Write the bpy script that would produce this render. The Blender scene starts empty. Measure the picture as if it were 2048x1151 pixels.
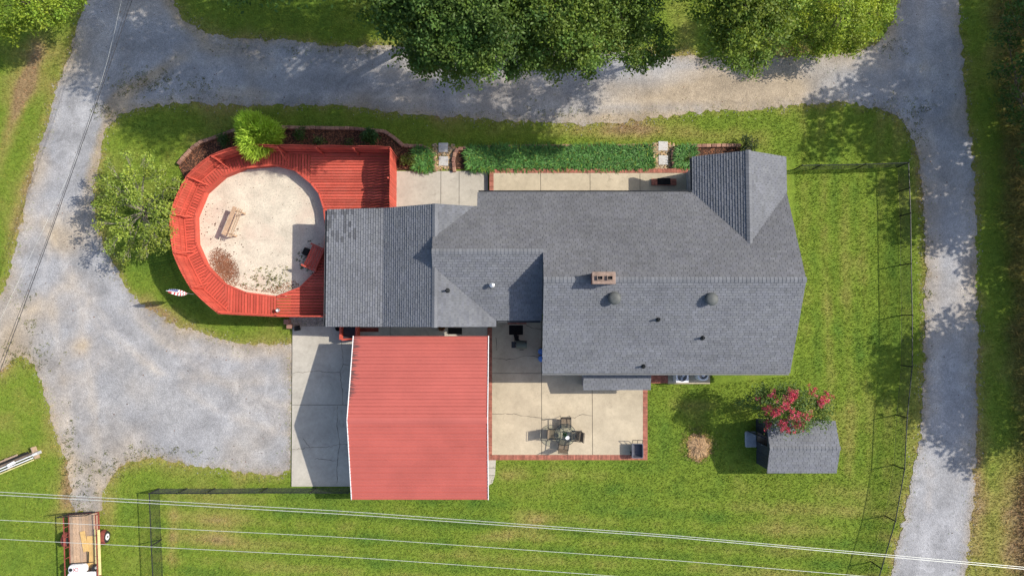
import bpy, math, random
import numpy as np
from mathutils import Vector, Matrix
from mathutils.geometry import delaunay_2d_cdt
random.seed(7); rng = np.random.default_rng(7)
S = bpy.context.scene
COL = S.collection
# ---------------------------------------------------------------- camera
CAM_H = 40.0; TILT = math.radians(2.70); FPX = 1365.33
cd = bpy.data.cameras.new('camera'); cam = bpy.data.objects.new('camera', cd); COL.objects.link(cam)
cam.location = (0, 0, CAM_H); cam.rotation_euler = (TILT, 0, 0)
cd.sensor_width = 36; cd.lens = 24; cd.clip_start = 0.5; cd.clip_end = 2000
S.camera = cam
# ---------------------------------------------------------------- light
KX, KY = 1.13, 0.235          # shadow run per metre of height, towards -x and -y
SUN_EL = math.atan(1 / math.hypot(KX, KY)); SUN_AZ = math.atan2(KX, KY)   # azimuth from +y clockwise
W = bpy.data.worlds.new('World'); S.world = W; W.use_nodes = True
wn = W.node_tree.nodes; wl = W.node_tree.links
sky = wn.new('ShaderNodeTexSky'); sky.sky_type = 'NISHITA'; sky.sun_disc = False
sky.sun_elevation = SUN_EL; sky.sun_rotation = SUN_AZ
sky.air_density = 1.0; sky.dust_density = 2.0; sky.ozone_density = 1.0
wl.new(sky.outputs[0], wn['Background'].inputs[0]); wn['Background'].inputs[1].default_value = 0.145
sd = bpy.data.lights.new('sun', 'SUN'); sd.energy = 4.1; sd.angle = math.radians(0.55); sd.color = (1.0, 0.93, 0.82)
sun = bpy.data.objects.new('sun', sd); COL.objects.link(sun); sun.location = (30, 6, 45)
sun.rotation_euler = Vector((KX, KY, 1)).to_track_quat('Z', 'Y').to_euler()
S.view_settings.view_transform = 'Standard'; S.view_settings.look = 'None'
S.view_settings.exposure = 0.58; S.view_settings.gamma = 1
S.view_settings.use_curve_mapping = False
S.cycles.max_bounces = 5; S.cycles.transparent_max_bounces = 12

# ---------------------------------------------------------------- survey: photo pixel + real height -> place on the plot
def P(u, v, h=0.0):
    a, b = u - 1024.0, 575.5 - v
    c, s = math.cos(TILT), math.sin(TILT)
    d = (a, b * c + FPX * s, b * s - FPX * c)
    t = (h - CAM_H) / d[2]
    return Vector((d[0] * t, d[1] * t, h))
def P2(u, v, h=0.0): p = P(u, v, h); return (p.x, p.y)
def PX(u, v, h=0.0): return P(u, v, h).x
def PY(u, v, h=0.0): return P(u, v, h).y
def SH(u, v, h):          # where a thing at height h stands whose shadow falls at (u, v)
    p = P(u, v, 0); return (p.x + KX * h, p.y + KY * h, h)

# ---------------------------------------------------------------- materials
MATS = {}
class NT:
    def __init__(s, name):
        s.m = bpy.data.materials.new(name); s.m.use_nodes = True
        s.t = s.m.node_tree; s.n = s.t.nodes; s.l = s.t.links
        s.b = s.n['Principled BSDF']; s.o = s.n['Material Output']
        s.geo = s.n.new('ShaderNodeNewGeometry')
    def link(s, a, b): s.l.new(a, b)
    def pos(s, sc=(1, 1, 1), rot=(0, 0, 0)):
        mp = s.n.new('ShaderNodeMapping'); mp.inputs['Scale'].default_value = sc; mp.inputs['Rotation'].default_value = rot
        s.link(s.geo.outputs['Position'], mp.inputs[0]); return mp.outputs[0]
    def noise(s, scale, detail=3, rough=0.55, vec=None, dist=0):
        n = s.n.new('ShaderNodeTexNoise'); n.inputs['Scale'].default_value = scale
        n.inputs['Detail'].default_value = detail; n.inputs['Roughness'].default_value = rough; n.inputs['Distortion'].default_value = dist
        s.link(vec if vec is not None else s.geo.outputs['Position'], n.inputs['Vector']); return n.outputs['Fac']
    def voro(s, scale, out='Color', vec=None):
        n = s.n.new('ShaderNodeTexVoronoi'); n.inputs['Scale'].default_value = scale
        s.link(vec if vec is not None else s.geo.outputs['Position'], n.inputs['Vector']); return n.outputs[out]
    def ramp(s, fac, stops):
        r = s.n.new('ShaderNodeValToRGB'); e = r.color_ramp.elements
        while len(e) < len(stops): e.new(0.5)
        for i, (p, c) in enumerate(stops):
            e[i].position = p; e[i].color = (c, c, c, 1) if not hasattr(c, '__len__') else (*c, 1)
        s.link(fac, r.inputs[0]); return r.outputs[0]
    def mix(s, fac, a, b, mode='MIX'):
        n = s.n.new('ShaderNodeMix'); n.data_type = 'RGBA'; n.blend_type = mode
        for sock, val in ((n.inputs[0], fac), (n.inputs[6], a), (n.inputs[7], b)):
            if hasattr(val, 'is_linked') or hasattr(val, 'node'): s.link(val, sock)
            elif hasattr(val, '__len__'): sock.default_value = (*val, 1)
            else: sock.default_value = val
        return n.outputs[2]
    def attr(s, name='col'):
        a = s.n.new('ShaderNodeAttribute'); a.attribute_name = name; return a.outputs['Color']
    def bump(s, h, strength=0.4, dist=0.02):
        b = s.n.new('ShaderNodeBump'); b.inputs['Strength'].default_value = strength; b.inputs['Distance'].default_value = dist
        s.link(h, b.inputs['Height']); s.link(b.outputs[0], s.b.inputs['Normal'])
    def done(s, color, rough=0.8, metal=0.0, spec=0.3):
        if hasattr(color, 'node'): s.link(color, s.b.inputs['Base Color'])
        else: s.b.inputs['Base Color'].default_value = (*color, 1)
        s.b.inputs['Roughness'].default_value = rough; s.b.inputs['Metallic'].default_value = metal
        s.b.inputs['Specular IOR Level'].default_value = spec
        MATS[s.m.name] = s.m; return s.m
def simple(name, c, rough=0.7, metal=0.0, var=0.25, scale=3.0, fine=30.0, bump=0.15, attr=False, spec=0.3):
    t = NT(name)
    n1 = t.ramp(t.noise(scale, 4), [(0.3, 1 - var), (0.7, 1 + var * 0.6)])
    n2 = t.ramp(t.noise(fine, 2), [(0.25, 1 - var * 0.6), (0.75, 1 + var * 0.4)])
    col = t.mix(1.0, c, n1, 'MULTIPLY'); col = t.mix(1.0, col, n2, 'MULTIPLY')
    if attr: col = t.mix(1.0, col, t.attr('col'), 'MULTIPLY')
    if bump: t.bump(t.noise(fine, 3), bump, 0.01)
    return t.done(col, rough, metal, spec)
def leafmat(name, trans=0.35, rough=0.55):
    t = NT(name); c = t.attr('col')
    t.link(c, t.b.inputs['Base Color']); t.b.inputs['Roughness'].default_value = rough
    t.b.inputs['Specular IOR Level'].default_value = 0.25
    tr = t.n.new('ShaderNodeBsdfTranslucent'); c2 = t.mix(1.0, c, (1.25, 1.2, 0.55), 'MULTIPLY'); t.link(c2, tr.inputs[0])
    mx = t.n.new('ShaderNodeMixShader'); mx.inputs[0].default_value = trans
    t.link(t.b.outputs[0], mx.inputs[1]); t.link(tr.outputs[0], mx.inputs[2]); t.link(mx.outputs[0], t.o.inputs[0])
    MATS[name] = t.m; return t.m
def m_ground():
    t = NT('lawn'); c = t.attr('col')
    f = t.ramp(t.noise(16, 4, 0.7), [(0.25, 0.70), (0.5, 0.97), (0.75, 1.24)])
    g = t.ramp(t.noise(3.5, 4, 0.6), [(0.3, 0.82), (0.7, 1.15)])
    c = t.mix(1.0, c, f, 'MULTIPLY'); c = t.mix(1.0, c, g, 'MULTIPLY')
    t.bump(t.noise(22, 4, 0.7), 0.8, 0.05); return t.done(c, 0.9, 0, 0.1)
def m_gravel():
    t = NT('gravel'); c = t.attr('col')
    v = t.voro(24); v1 = t.ramp(v, [(0.0, 0.74), (0.5, 0.98), (1.0, 1.2)])
    n = t.ramp(t.noise(60, 2), [(0.3, 0.8), (0.7, 1.15)])
    dark = t.ramp(t.noise(9, 3, 0.75), [(0.30, 0.6), (0.38, 1.0)])
    trk = t.ramp(t.noise(1.1, 6, 0.72, dist=1.6), [(0.3, 0.80), (0.7, 1.16)])
    for x in (v1, n, dark, trk): c = t.mix(1.0, c, x, 'MULTIPLY')
    t.bump(t.voro(24, 'Distance'), 0.6, 0.02); return t.done(c, 0.95, 0, 0.15)
def m_sand():
    t = NT('sand'); c = (0.56, 0.505, 0.41)
    v = t.ramp(t.voro(26), [(0.0, 0.72), (0.5, 1.0), (1.0, 1.12)])
    n = t.ramp(t.noise(1.1, 4), [(0.35, 0.86), (0.65, 1.08)])
    d = t.ramp(t.noise(14, 4, 0.75), [(0.29, 0.35), (0.36, 1.0)])
    pk = t.ramp(t.noise(0.7, 2), [(0.5, 0.0), (0.72, 0.35)])
    c = t.mix(1.0, c, v, 'MULTIPLY'); c = t.mix(1.0, c, n, 'MULTIPLY'); c = t.mix(1.0, c, d, 'MULTIPLY')
    c = t.mix(pk, c, (0.5, 0.36, 0.29)); t.bump(t.noise(40, 3), 0.5, 0.02); return t.done(c, 0.95, 0, 0.1)
def m_concrete(name, c):
    t = NT(name)
    a = t.ramp(t.noise(0.55, 5, 0.65), [(0.3, 0.80), (0.7, 1.10)])
    b = t.ramp(t.noise(5, 4, 0.7), [(0.3, 0.90), (0.7, 1.06)])
    d = t.ramp(t.noise(45, 2), [(0.3, 0.88), (0.7, 1.06)])
    e = t.ramp(t.noise(2.2, 6, 0.8, dist=1.0), [(0.30, 0.72), (0.42, 1.0)])
    col = c
    for x in (a, b, d, e): col = t.mix(1.0, col, x, 'MULTIPLY')
    t.bump(t.noise(35, 4), 0.2, 0.01); return t.done(col, 0.9, 0, 0.2)
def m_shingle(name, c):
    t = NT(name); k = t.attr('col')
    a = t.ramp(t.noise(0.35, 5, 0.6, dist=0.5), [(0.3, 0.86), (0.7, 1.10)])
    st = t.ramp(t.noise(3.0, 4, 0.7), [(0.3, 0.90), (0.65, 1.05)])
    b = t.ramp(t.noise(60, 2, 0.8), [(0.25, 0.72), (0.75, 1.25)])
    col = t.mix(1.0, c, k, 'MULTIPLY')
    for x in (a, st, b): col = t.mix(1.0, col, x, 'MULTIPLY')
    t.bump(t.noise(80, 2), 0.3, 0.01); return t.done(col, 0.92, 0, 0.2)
def m_redmetal():
    t = NT('red_metal')
    a = t.ramp(t.noise(0.5, 4, 0.6), [(0.3, 0.90), (0.7, 1.06)])
    b = t.ramp(t.noise(1.0, 4, 0.6, vec=t.pos((0.35, 3.0, 1))), [(0.3, 0.95), (0.7, 1.03)])
    # soot streaks running in from the west end of the north slope
    sx = t.n.new('ShaderNodeSeparateXYZ'); t.link(t.geo.outputs['Position'], sx.inputs[0])
    mr = t.n.new('ShaderNodeMapRange'); t.link(sx.outputs[0], mr.inputs[0])
    mr.inputs[1].default_value = -8.75; mr.inputs[2].default_value = -7.75; mr.inputs[3].default_value = 0.42; mr.inputs[4].default_value = 0.0
    my = t.n.new('ShaderNodeMapRange'); t.link(sx.outputs[1], my.inputs[0])
    my.inputs[1].default_value = -5.4; my.inputs[2].default_value = -4.0; my.inputs[3].default_value = 0.0; my.inputs[4].default_value = 1.0
    sn = t.noise(3.0, 5, 0.75, vec=t.pos((0.5, 4.5, 1)))
    m1 = t.n.new('ShaderNodeMath'); m1.operation = 'MULTIPLY'; t.link(mr.outputs[0], m1.inputs[0]); t.link(my.outputs[0], m1.inputs[1])
    m2 = t.n.new('ShaderNodeMath'); m2.operation = 'SUBTRACT'; t.link(m1.outputs[0], m2.inputs[0])
    m3 = t.n.new('ShaderNodeMath'); m3.operation = 'SUBTRACT'; m3.inputs[0].default_value = 0.80; t.link(sn, m3.inputs[1]); t.link(m3.outputs[0], m2.inputs[1])
    st = t.ramp(m2.outputs[0], [(0.0, 0.0), (0.09, 0.85)])
    col = (0.40, 0.102, 0.082)
    for x in (a, b): col = t.mix(1.0, col, x, 'MULTIPLY')
    col = t.mix(st, col, (0.07, 0.05, 0.05))
    return t.done(col, 0.45, 0.0, 0.4)
def m_wood(name, c, var=0.3, axis=(1, 14, 14), attr=True, rough=0.7):
    t = NT(name)
    a = t.ramp(t.noise(2.0, 5, 0.7, vec=t.pos(axis)), [(0.3, 1 - var), (0.7, 1 + var * 0.6)])
    b = t.ramp(t.noise(1.2, 4), [(0.3, 0.88), (0.7, 1.08)])
    col = t.mix(1.0, c, a, 'MULTIPLY'); col = t.mix(1.0, col, b, 'MULTIPLY')
    if attr:
        fd = t.ramp(t.noise(0.9, 5, 0.75, dist=0.8), [(0.52, 0.0), (0.75, 0.32)]); col = t.mix(fd, col, (min(1, c[0] * .8 + .10), c[1] * .8 + .09, c[2] * .8 + .075))
        oi = t.n.new('ShaderNodeObjectInfo'); r = t.ramp(oi.outputs['Random'], [(0.0, 0.80), (1.0, 1.14)]); col = t.mix(1.0, col, r, 'MULTIPLY')
    return t.done(col, rough, 0, 0.3)
m_ground(); m_gravel(); m_sand()
m_concrete('concrete_cool', (0.43, 0.402, 0.345)); m_concrete('concrete_warm', (0.45, 0.385, 0.28)); m_concrete('paver', (0.47, 0.46, 0.44))
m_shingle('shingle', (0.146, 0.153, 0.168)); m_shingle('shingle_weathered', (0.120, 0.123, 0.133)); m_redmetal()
m_wood('red_wood', (0.46, 0.079, 0.052), 0.16, (5, 5, 5)); m_wood('bare_wood', (0.42, 0.29, 0.19), 0.3, (6, 6, 6)); m_wood('grey_wood', (0.33, 0.24, 0.17), 0.4, (12, 1.2, 4))
m_wood('ply_wood', (0.52, 0.34, 0.13), 0.2, (5, 2, 4))
simple('siding', (0.30, 0.32, 0.35), 0.6); simple('white_paint', (0.72, 0.72, 0.72), 0.5, var=0.1); simple('black_metal', (0.018, 0.02, 0.022), 0.45, 0.0, bump=0)
simple('grey_metal', (0.26, 0.27, 0.27), 0.45, 0.3, bump=0.05); simple('vent_metal', (0.085, 0.092, 0.090), 0.6, 0.0, bump=0.05); simple('galvanised', (0.55, 0.56, 0.57), 0.35, 0.6, bump=0)
simple('brick', (0.33, 0.125, 0.085), 0.85, var=0.3, scale=6, attr=True); simple('edging_block', (0.30, 0.165, 0.125), 0.9, var=0.3, scale=5, attr=True)
simple('mortar', (0.25, 0.18, 0.145), 0.9, var=0.35, scale=6); simple('mulch', (0.055, 0.028, 0.018), 0.95, var=0.5, scale=6, fine=40, bump=0.6)
simple('chips', (0.20, 0.095, 0.055), 0.9, var=0.3, attr=True, bump=0); simple('rock', (0.36, 0.29, 0.20), 0.9, var=0.3, attr=True, bump=0)
simple('bark', (0.13, 0.10, 0.075), 0.9, var=0.4, scale=6, bump=0.4); simple('pale_bark', (0.27, 0.24, 0.19), 0.9, var=0.3, scale=6, bump=0.3)
simple('dark_wall', (0.035, 0.042, 0.055), 0.6, var=0.2); simple('dark_interior', (0.012, 0.012, 0.014), 0.9, bump=0)
simple('rubber', (0.02, 0.02, 0.021), 0.8, var=0.2, bump=0.2); simple('mat_black', (0.014, 0.013, 0.013), 0.95, var=0.5, scale=20)
simple('rust', (0.22, 0.055, 0.04), 0.8, var=0.35, scale=5); simple('sling', (0.16, 0.125, 0.09), 0.8, var=0.2, scale=10); simple('olive_cover', (0.10, 0.115, 0.085), 0.5, var=0.2)
simple('blue_plastic', (0.10, 0.22, 0.55), 0.45, var=0.15); simple('grey_plastic', (0.10, 0.105, 0.13), 0.5, var=0.2); simple('white_plastic', (0.72, 0.72, 0.73), 0.4, var=0.15)
simple('pale_yellow', (0.62, 0.56, 0.26), 0.6, var=0.15); simple('crack', (0.085, 0.075, 0.06), 0.95, bump=0); simple('joint_fill', (0.10, 0.095, 0.085), 0.95)
simple('cable_pale', (0.58, 0.60, 0.57), 0.4, 0.2, var=0.05, bump=0); simple('cable_dark', (0.035, 0.035, 0.04), 0.6, var=0.1, bump=0)
simple('flag_red', (0.42, 0.06, 0.07), 0.8, bump=0); simple('flag_blue', (0.05, 0.07, 0.2), 0.8, bump=0); simple('terracotta', (0.30, 0.12, 0.06), 0.8); simple('teal', (0.06, 0.26, 0.27), 0.5)
simple('dirt', (0.34, 0.22, 0.12), 0.95, var=0.35, scale=5, fine=25, bump=0.8, attr=True); simple('roof_edge', (0.07, 0.075, 0.085), 0.6); simple('red_trim', (0.36, 0.06, 0.045), 0.6, var=0.15)
simple('gutter', (0.17, 0.18, 0.19), 0.5, var=0.1)
t = NT('glass'); tr = t.n.new('ShaderNodeBsdfTransparent'); tr.inputs[0].default_value = (0.86, 0.90, 0.88, 1); gl = t.n.new('ShaderNodeBsdfGlossy'); gl.inputs['Roughness'].default_value = 0.03
mx = t.n.new('ShaderNodeMixShader'); mx.inputs[0].default_value = 0.035; t.link(tr.outputs[0], mx.inputs[1]); t.link(gl.outputs[0], mx.inputs[2]); t.link(mx.outputs[0], t.o.inputs[0]); MATS['glass'] = t.m
t = NT('window_glass'); t.done((0.03, 0.035, 0.04), 0.08, 0, 0.6)
leafmat('leaf'); leafmat('grass_blade', 0.3, 0.7); leafmat('petal', 0.3, 0.7)

# ---------------------------------------------------------------- object helpers
ROOT = {}
def tag(o, label=None, cat=None, group=None, kind=None):
    if label: o['label'] = label
    if cat: o['category'] = cat
    if group: o['group'] = group
    if kind: o['kind'] = kind
    return o
def thing(name, label, cat, base, group=None):
    o = bpy.data.objects.new(name, None); COL.objects.link(o); o.empty_display_size = 0.2
    o.location = base; ROOT[o.name] = Vector(base); return tag(o, label, cat, group)
def mkmesh(name, v, f, mat, smooth=False, col=None):
    me = bpy.data.meshes.new(name)
    if isinstance(v, np.ndarray) and isinstance(f, np.ndarray):
        n, k = f.shape
        me.vertices.add(len(v)); me.vertices.foreach_set('co', np.ascontiguousarray(v, dtype=np.float32).ravel())
        me.loops.add(n * k); me.loops.foreach_set('vertex_index', np.ascontiguousarray(f, dtype=np.int32).ravel())
        me.polygons.add(n); me.polygons.foreach_set('loop_start', np.arange(0, n * k, k, dtype=np.int32))
        me.update(calc_edges=True)
    else:
        me.from_pydata([tuple(p) for p in v], [], [tuple(q) for q in f])
    me.validate()
    if mat: me.materials.append(MATS[mat])
    if smooth: me.polygons.foreach_set('use_smooth', [True] * len(me.polygons))
    if col is not None:
        ca = me.attributes.new('col', 'FLOAT_COLOR', 'POINT')
        c = np.ones((len(me.vertices), 4), dtype=np.float32); c[:, :3] = col
        ca.data.foreach_set('color', c.ravel())
    me.update(); return me
def obj(name, vf, mat, parent=None, smooth=False, col=None, base=None, label=None, cat=None, group=None, kind=None):
    v, f = vf[0], vf[1]
    if parent is not None: b = ROOT[parent.name]
    else: b = Vector(base) if base is not None else Vector((0, 0, 0))
    if isinstance(v, np.ndarray): v2 = v - np.array(b)
    else: v2 = [(p[0] - b[0], p[1] - b[1], p[2] - b[2]) for p in v]
    if col is None and mat in ('brick', 'edging_block', 'chips', 'rock', 'shingle', 'shingle_weathered', 'dirt'): col = (1, 1, 1)
    o = bpy.data.objects.new(name, mkmesh(name, v2, f, mat, smooth, col)); COL.objects.link(o)
    if parent is not None: o.parent = parent
    else: o.location = b
    ROOT[o.name] = b
    return tag(o, label, cat, group, kind)
def inst(name, me, parent, loc, rz=0.0, sc=(1, 1, 1), rx=0.0):
    o = bpy.data.objects.new(name, me); COL.objects.link(o); o.parent = parent
    o.location = Vector(loc) - ROOT[parent.name]; o.rotation_euler = (rx, 0, rz); o.scale = sc
    ROOT[o.name] = Vector(loc); return o
def dup(root, loc, rz, label=None, group=None):
    def cp(o, par):
        c = o.copy(); COL.objects.link(c); c.parent = par
        ROOT[c.name] = ROOT.get(o.name, Vector((0, 0, 0)))
        for ch in list(o.children): cp(ch, c)
        return c
    r = cp(root, None); r.location = loc; r.rotation_euler = (0, 0, rz); ROOT[r.name] = Vector(loc)
    if label: r['label'] = label
    if group: r['group'] = group
    return r
def J(*parts):
    v, f = [], []
    for pv, pf in parts:
        o = len(v); v += [tuple(p) for p in pv]; f += [tuple(i + o for i in q) for q in pf]
    return v, f
def box(c, s, rz=0.0, rx=0.0, ry=0.0):
    m = Matrix.Translation(Vector(c)) @ Matrix.Rotation(rz, 4, 'Z') @ Matrix.Rotation(ry, 4, 'Y') @ Matrix.Rotation(rx, 4, 'X')
    v = [m @ Vector((sx * s[0] / 2, sy * s[1] / 2, sz * s[2] / 2)) for sx in (-1, 1) for sy in (-1, 1) for sz in (-1, 1)]
    return v, [(0, 1, 3, 2), (4, 6, 7, 5), (0, 4, 5, 1), (2, 3, 7, 6), (0, 2, 6, 4), (1, 5, 7, 3)]
def bbox(x0, x1, y0, y1, z0, z1): return box(((x0 + x1) / 2, (y0 + y1) / 2, (z0 + z1) / 2), (x1 - x0, y1 - y0, z1 - z0))
def bevbox(c, s, r=0.02, rz=0.0, ry=0.0, rx=0.0):
    # box with chamfered upright and top edges
    m = Matrix.Translation(Vector(c)) @ Matrix.Rotation(rz, 4, 'Z') @ Matrix.Rotation(ry, 4, 'Y') @ Matrix.Rotation(rx, 4, 'X')
    hx, hy, hz = s[0] / 2, s[1] / 2, s[2] / 2
    ring = lambda x, y, z, q: [(x - q, -y, z), (x, -y + q, z), (x, y - q, z), (x - q, y, z), (-x + q, y, z), (-x, y - q, z), (-x, -y + q, z), (-x + q, -y, z)]
    v = ring(hx, hy, -hz, r) + ring(hx, hy, hz - r, r) + ring(hx - r, hy - r, hz, r)
    f = [tuple(range(7, -1, -1)), tuple(range(16, 24))]
    for a in (0, 8):
        for i in range(8): f.append((a + i, a + (i + 1) % 8, a + 8 + (i + 1) % 8, a + 8 + i))
    return [m @ Vector(p) for p in v], f
def area2(p): return sum(p[i][0] * p[(i + 1) % len(p)][1] - p[(i + 1) % len(p)][0] * p[i][1] for i in range(len(p))) / 2
def prism(poly, z0, z1):
    poly = [(p[0], p[1]) for p in poly]
    if area2(poly) < 0: poly = poly[::-1]
    n = len(poly); v = [(x, y, z0) for x, y in poly] + [(x, y, z1) for x, y in poly]
    f = [tuple(range(n - 1, -1, -1)), tuple(range(n, 2 * n))] + [(i, (i + 1) % n, n + (i + 1) % n, n + i) for i in range(n)]
    return v, f
def tube(pts, r, seg=6, caps=True):
    pts = [Vector(p) for p in pts]; n = len(pts); rs = r if hasattr(r, '__len__') else [r] * n
    v, f = [], []; prev = None
    for i, p in enumerate(pts):
        d = (pts[min(i + 1, n - 1)] - pts[max(i - 1, 0)]).normalized()
        if prev is None: a = d.orthogonal().normalized()
        else:
            a = prev - d * prev.dot(d); a = a.normalized() if a.length > 1e-6 else d.orthogonal().normalized()
        prev = a; b = d.cross(a)
        for k in range(seg):
            t = 2 * math.pi * k / seg; v.append(p + (a * math.cos(t) + b * math.sin(t)) * rs[i])
    for i in range(n - 1):
        for k in range(seg): f.append((i * seg + k, i * seg + (k + 1) % seg, (i + 1) * seg + (k + 1) % seg, (i + 1) * seg + k))
    if caps: f.append(tuple(range(seg - 1, -1, -1))); f.append(tuple((n - 1) * seg + k for k in range(seg)))
    return v, f
def lathe(c, prof, seg=16, cap=True):
    v, f = [], []
    for r, z in prof:
        for k in range(seg):
            t = 2 * math.pi * k / seg; v.append((c[0] + r * math.cos(t), c[1] + r * math.sin(t), c[2] + z))
    for i in range(len(prof) - 1):
        for k in range(seg): f.append((i * seg + k, i * seg + (k + 1) % seg, (i + 1) * seg + (k + 1) % seg, (i + 1) * seg + k))
    if cap: f.append(tuple(range(seg - 1, -1, -1))); f.append(tuple((len(prof) - 1) * seg + k for k in range(seg)))
    return v, f
def clip_half(poly, nx, ny, d):       # keep nx*x+ny*y<=d
    out = []
    for i in range(len(poly)):
        a, b = poly[i], poly[(i + 1) % len(poly)]
        da, db = nx * a[0] + ny * a[1] - d, nx * b[0] + ny * b[1] - d
        if da <= 0: out.append(a)
        if (da < 0 < db) or (db < 0 < da):
            t = da / (da - db); out.append((a[0] + (b[0] - a[0]) * t, a[1] + (b[1] - a[1]) * t))
    return out
def clip_rect(poly, x0, x1, y0, y1):
    for a in ((-1, 0, -x0), (1, 0, x1), (0, -1, -y0), (0, 1, y1)):
        poly = clip_half(poly, *a)
        if len(poly) < 3: return []
    return poly
def in_poly(X, Y, poly):
    ins = np.zeros(X.shape, bool); n = len(poly)
    for i in range(n):
        x0, y0 = poly[i][0], poly[i][1]; x1, y1 = poly[(i + 1) % n][0], poly[(i + 1) % n][1]
        if y0 == y1: continue
        c = ((y0 > Y) != (y1 > Y)) & (X < (x1 - x0) * (Y - y0) / (y1 - y0) + x0); ins ^= c
    return ins
_perm = rng.random((256, 256))
def vnoise(X, Y, s, off=0):
    x = X * s + 37.7 * off + 100; y = Y * s + 91.3 * off + 100
    xi = np.floor(x).astype(int); yi = np.floor(y).astype(int); fx = x - xi; fy = y - yi
    fx = fx * fx * (3 - 2 * fx); fy = fy * fy * (3 - 2 * fy)
    g = lambda a, b: _perm[a % 256, b % 256]
    return (g(xi, yi) * (1 - fx) + g(xi + 1, yi) * fx) * (1 - fy) + (g(xi, yi + 1) * (1 - fx) + g(xi + 1, yi + 1) * fx) * fy
def fbm(X, Y, s, off=0, o=4):
    r = 0; a = 0.5; tot = 0
    for i in range(o): r = r + a * vnoise(X, Y, s, off + i * 7); tot += a; a *= 0.55; s *= 2.1
    return r / tot
# ================================================================ GROUND
GRAVEL_PX = [(180,-90),(172,0),(152,60),(137,120),(118,170),(96,240),(80,290),(60,370),(46,430),(32,490),(18,550),(5,590),(-60,620),(-60,770),(0,745),(20,722),(45,712),(72,735),
 (92,800),(112,860),(130,920),(140,960),(140,1000),(150,1025),(205,1025),(205,985),(222,950),(250,925),(300,913),(360,922),(430,938),(520,946),(583,950),(583,800),(584,688),(575,686),
 (520,690),(450,680),(390,662),(330,640),(285,612),(255,578),(236,545),(208,500),(192,440),(186,395),(195,330),(205,290),(215,255),(235,230),(290,212),(360,206),(450,209),(540,212),
 (640,208),(720,214),(780,222),(830,233),(900,232),(1000,240),(1090,248),(1170,250),(1260,243),(1340,230),(1400,222),(1480,220),(1560,215),(1620,204),(1700,206),(1760,217),(1800,235),
 (1825,270),(1838,330),(1847,400),(1851,480),(1850,560),(1847,640),(1849,720),(1846,800),(1838,880),(1826,940),(1812,1010),(1797,1080),(1780,1160),(1755,1260),(1900,1260),(1930,1170),
 (1940,1080),(1948,1000),(1953,900),(1954,800),(1956,700),(1954,600),(1953,480),(1950,380),(1944,300),(1932,200),(1923,100),(1916,0),(1912,-90),(1800,-90),(1798,0),(1785,50),(1762,84),
 (1720,104),(1640,110),(1560,116),(1480,114),(1400,112),(1300,108),(1200,104),(1080,98),(900,100),(800,92),(700,94),(600,84),(520,80),(440,73),(400,62),(368,42),(346,8),(338,-90)]
GR = [P2(u, v) for u, v in GRAVEL_PX]
def resample(poly, step, closed=True):
    out = []
    for i in range(len(poly) if closed else len(poly) - 1):
        a, b = poly[i], poly[(i + 1) % len(poly)]; L = math.dist(a, b); n = max(1, int(L / step))
        for k in range(n): out.append((a[0] + (b[0] - a[0]) * k / n, a[1] + (b[1] - a[1]) * k / n))
    if not closed: out.append(tuple(poly[-1][:2]))
    return out
def smooth_poly(poly, it=2):
    for _ in range(it):
        q = []
        for i in range(len(poly)):
            a, b = poly[i], poly[(i + 1) % len(poly)]
            q += [(a[0] * .75 + b[0] * .25, a[1] * .75 + b[1] * .25), (a[0] * .25 + b[0] * .75, a[1] * .25 + b[1] * .75)]
        poly = q
    return poly
GRS = resample(smooth_poly(GR, 1), 0.13)
ga = np.array(GRS); jx = fbm(ga[:, 0], ga[:, 1], 2.2, 3, 4) - .5; jy = fbm(ga[:, 0], ga[:, 1], 2.2, 9, 4) - .5
ga = ga + np.stack([jx, jy], 1) * 0.45 + rng.normal(0, 0.045, ga.shape)
keep = (np.abs(ga[:, 0] - PX(583, 800)) < 0.35) & (ga[:, 1] < PY(0, 690)) & (ga[:, 1] > PY(0, 955)); ga[keep, 0] = PX(583, 800)
GRJ = [tuple(p) for p in ga]
# raster of the plot: what grows where
GX0, GX1, GY0, GY1, GS = -35.0, 38.0, -19.0, 25.0, 0.22
nx = int((GX1 - GX0) / GS) + 1; ny = int((GY1 - GY0) / GS) + 1
gx = GX0 + np.arange(nx) * GS; gy = GY0 + np.arange(ny) * GS
X, Y = np.meshgrid(gx, gy, indexing='ij')
inG = in_poly(X, Y, GRJ)
bd = np.full(X.shape, 9.0)
for p in GRJ[::3]:
    np.minimum(bd, np.hypot(X - p[0], Y - p[1]), out=bd)
def blob(u, v, ru, rv, rot=0.0, XX=None, YY=None):
    c = P(u, v); XX = X if XX is None else XX; YY = Y if YY is None else YY
    dx = XX - c.x; dy = YY - c.y; cr, sr = math.cos(rot), math.sin(rot)
    return np.exp(-(((dx * cr + dy * sr) / (ru / 34.1)) ** 2 + ((-dx * sr + dy * cr) / (rv / 34.1)) ** 2))
dry = -0.07 + 0.60 * (fbm(X, Y, 0.22, 1, 5) - 0.46) * 2 + 0.35 * (fbm(X, Y, 1.1, 5, 4) - 0.5) * 2
dry += 0.85 * np.exp(-bd / 0.42) * (0.4 + 1.2 * fbm(X, Y, 0.8, 11, 3))
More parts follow.
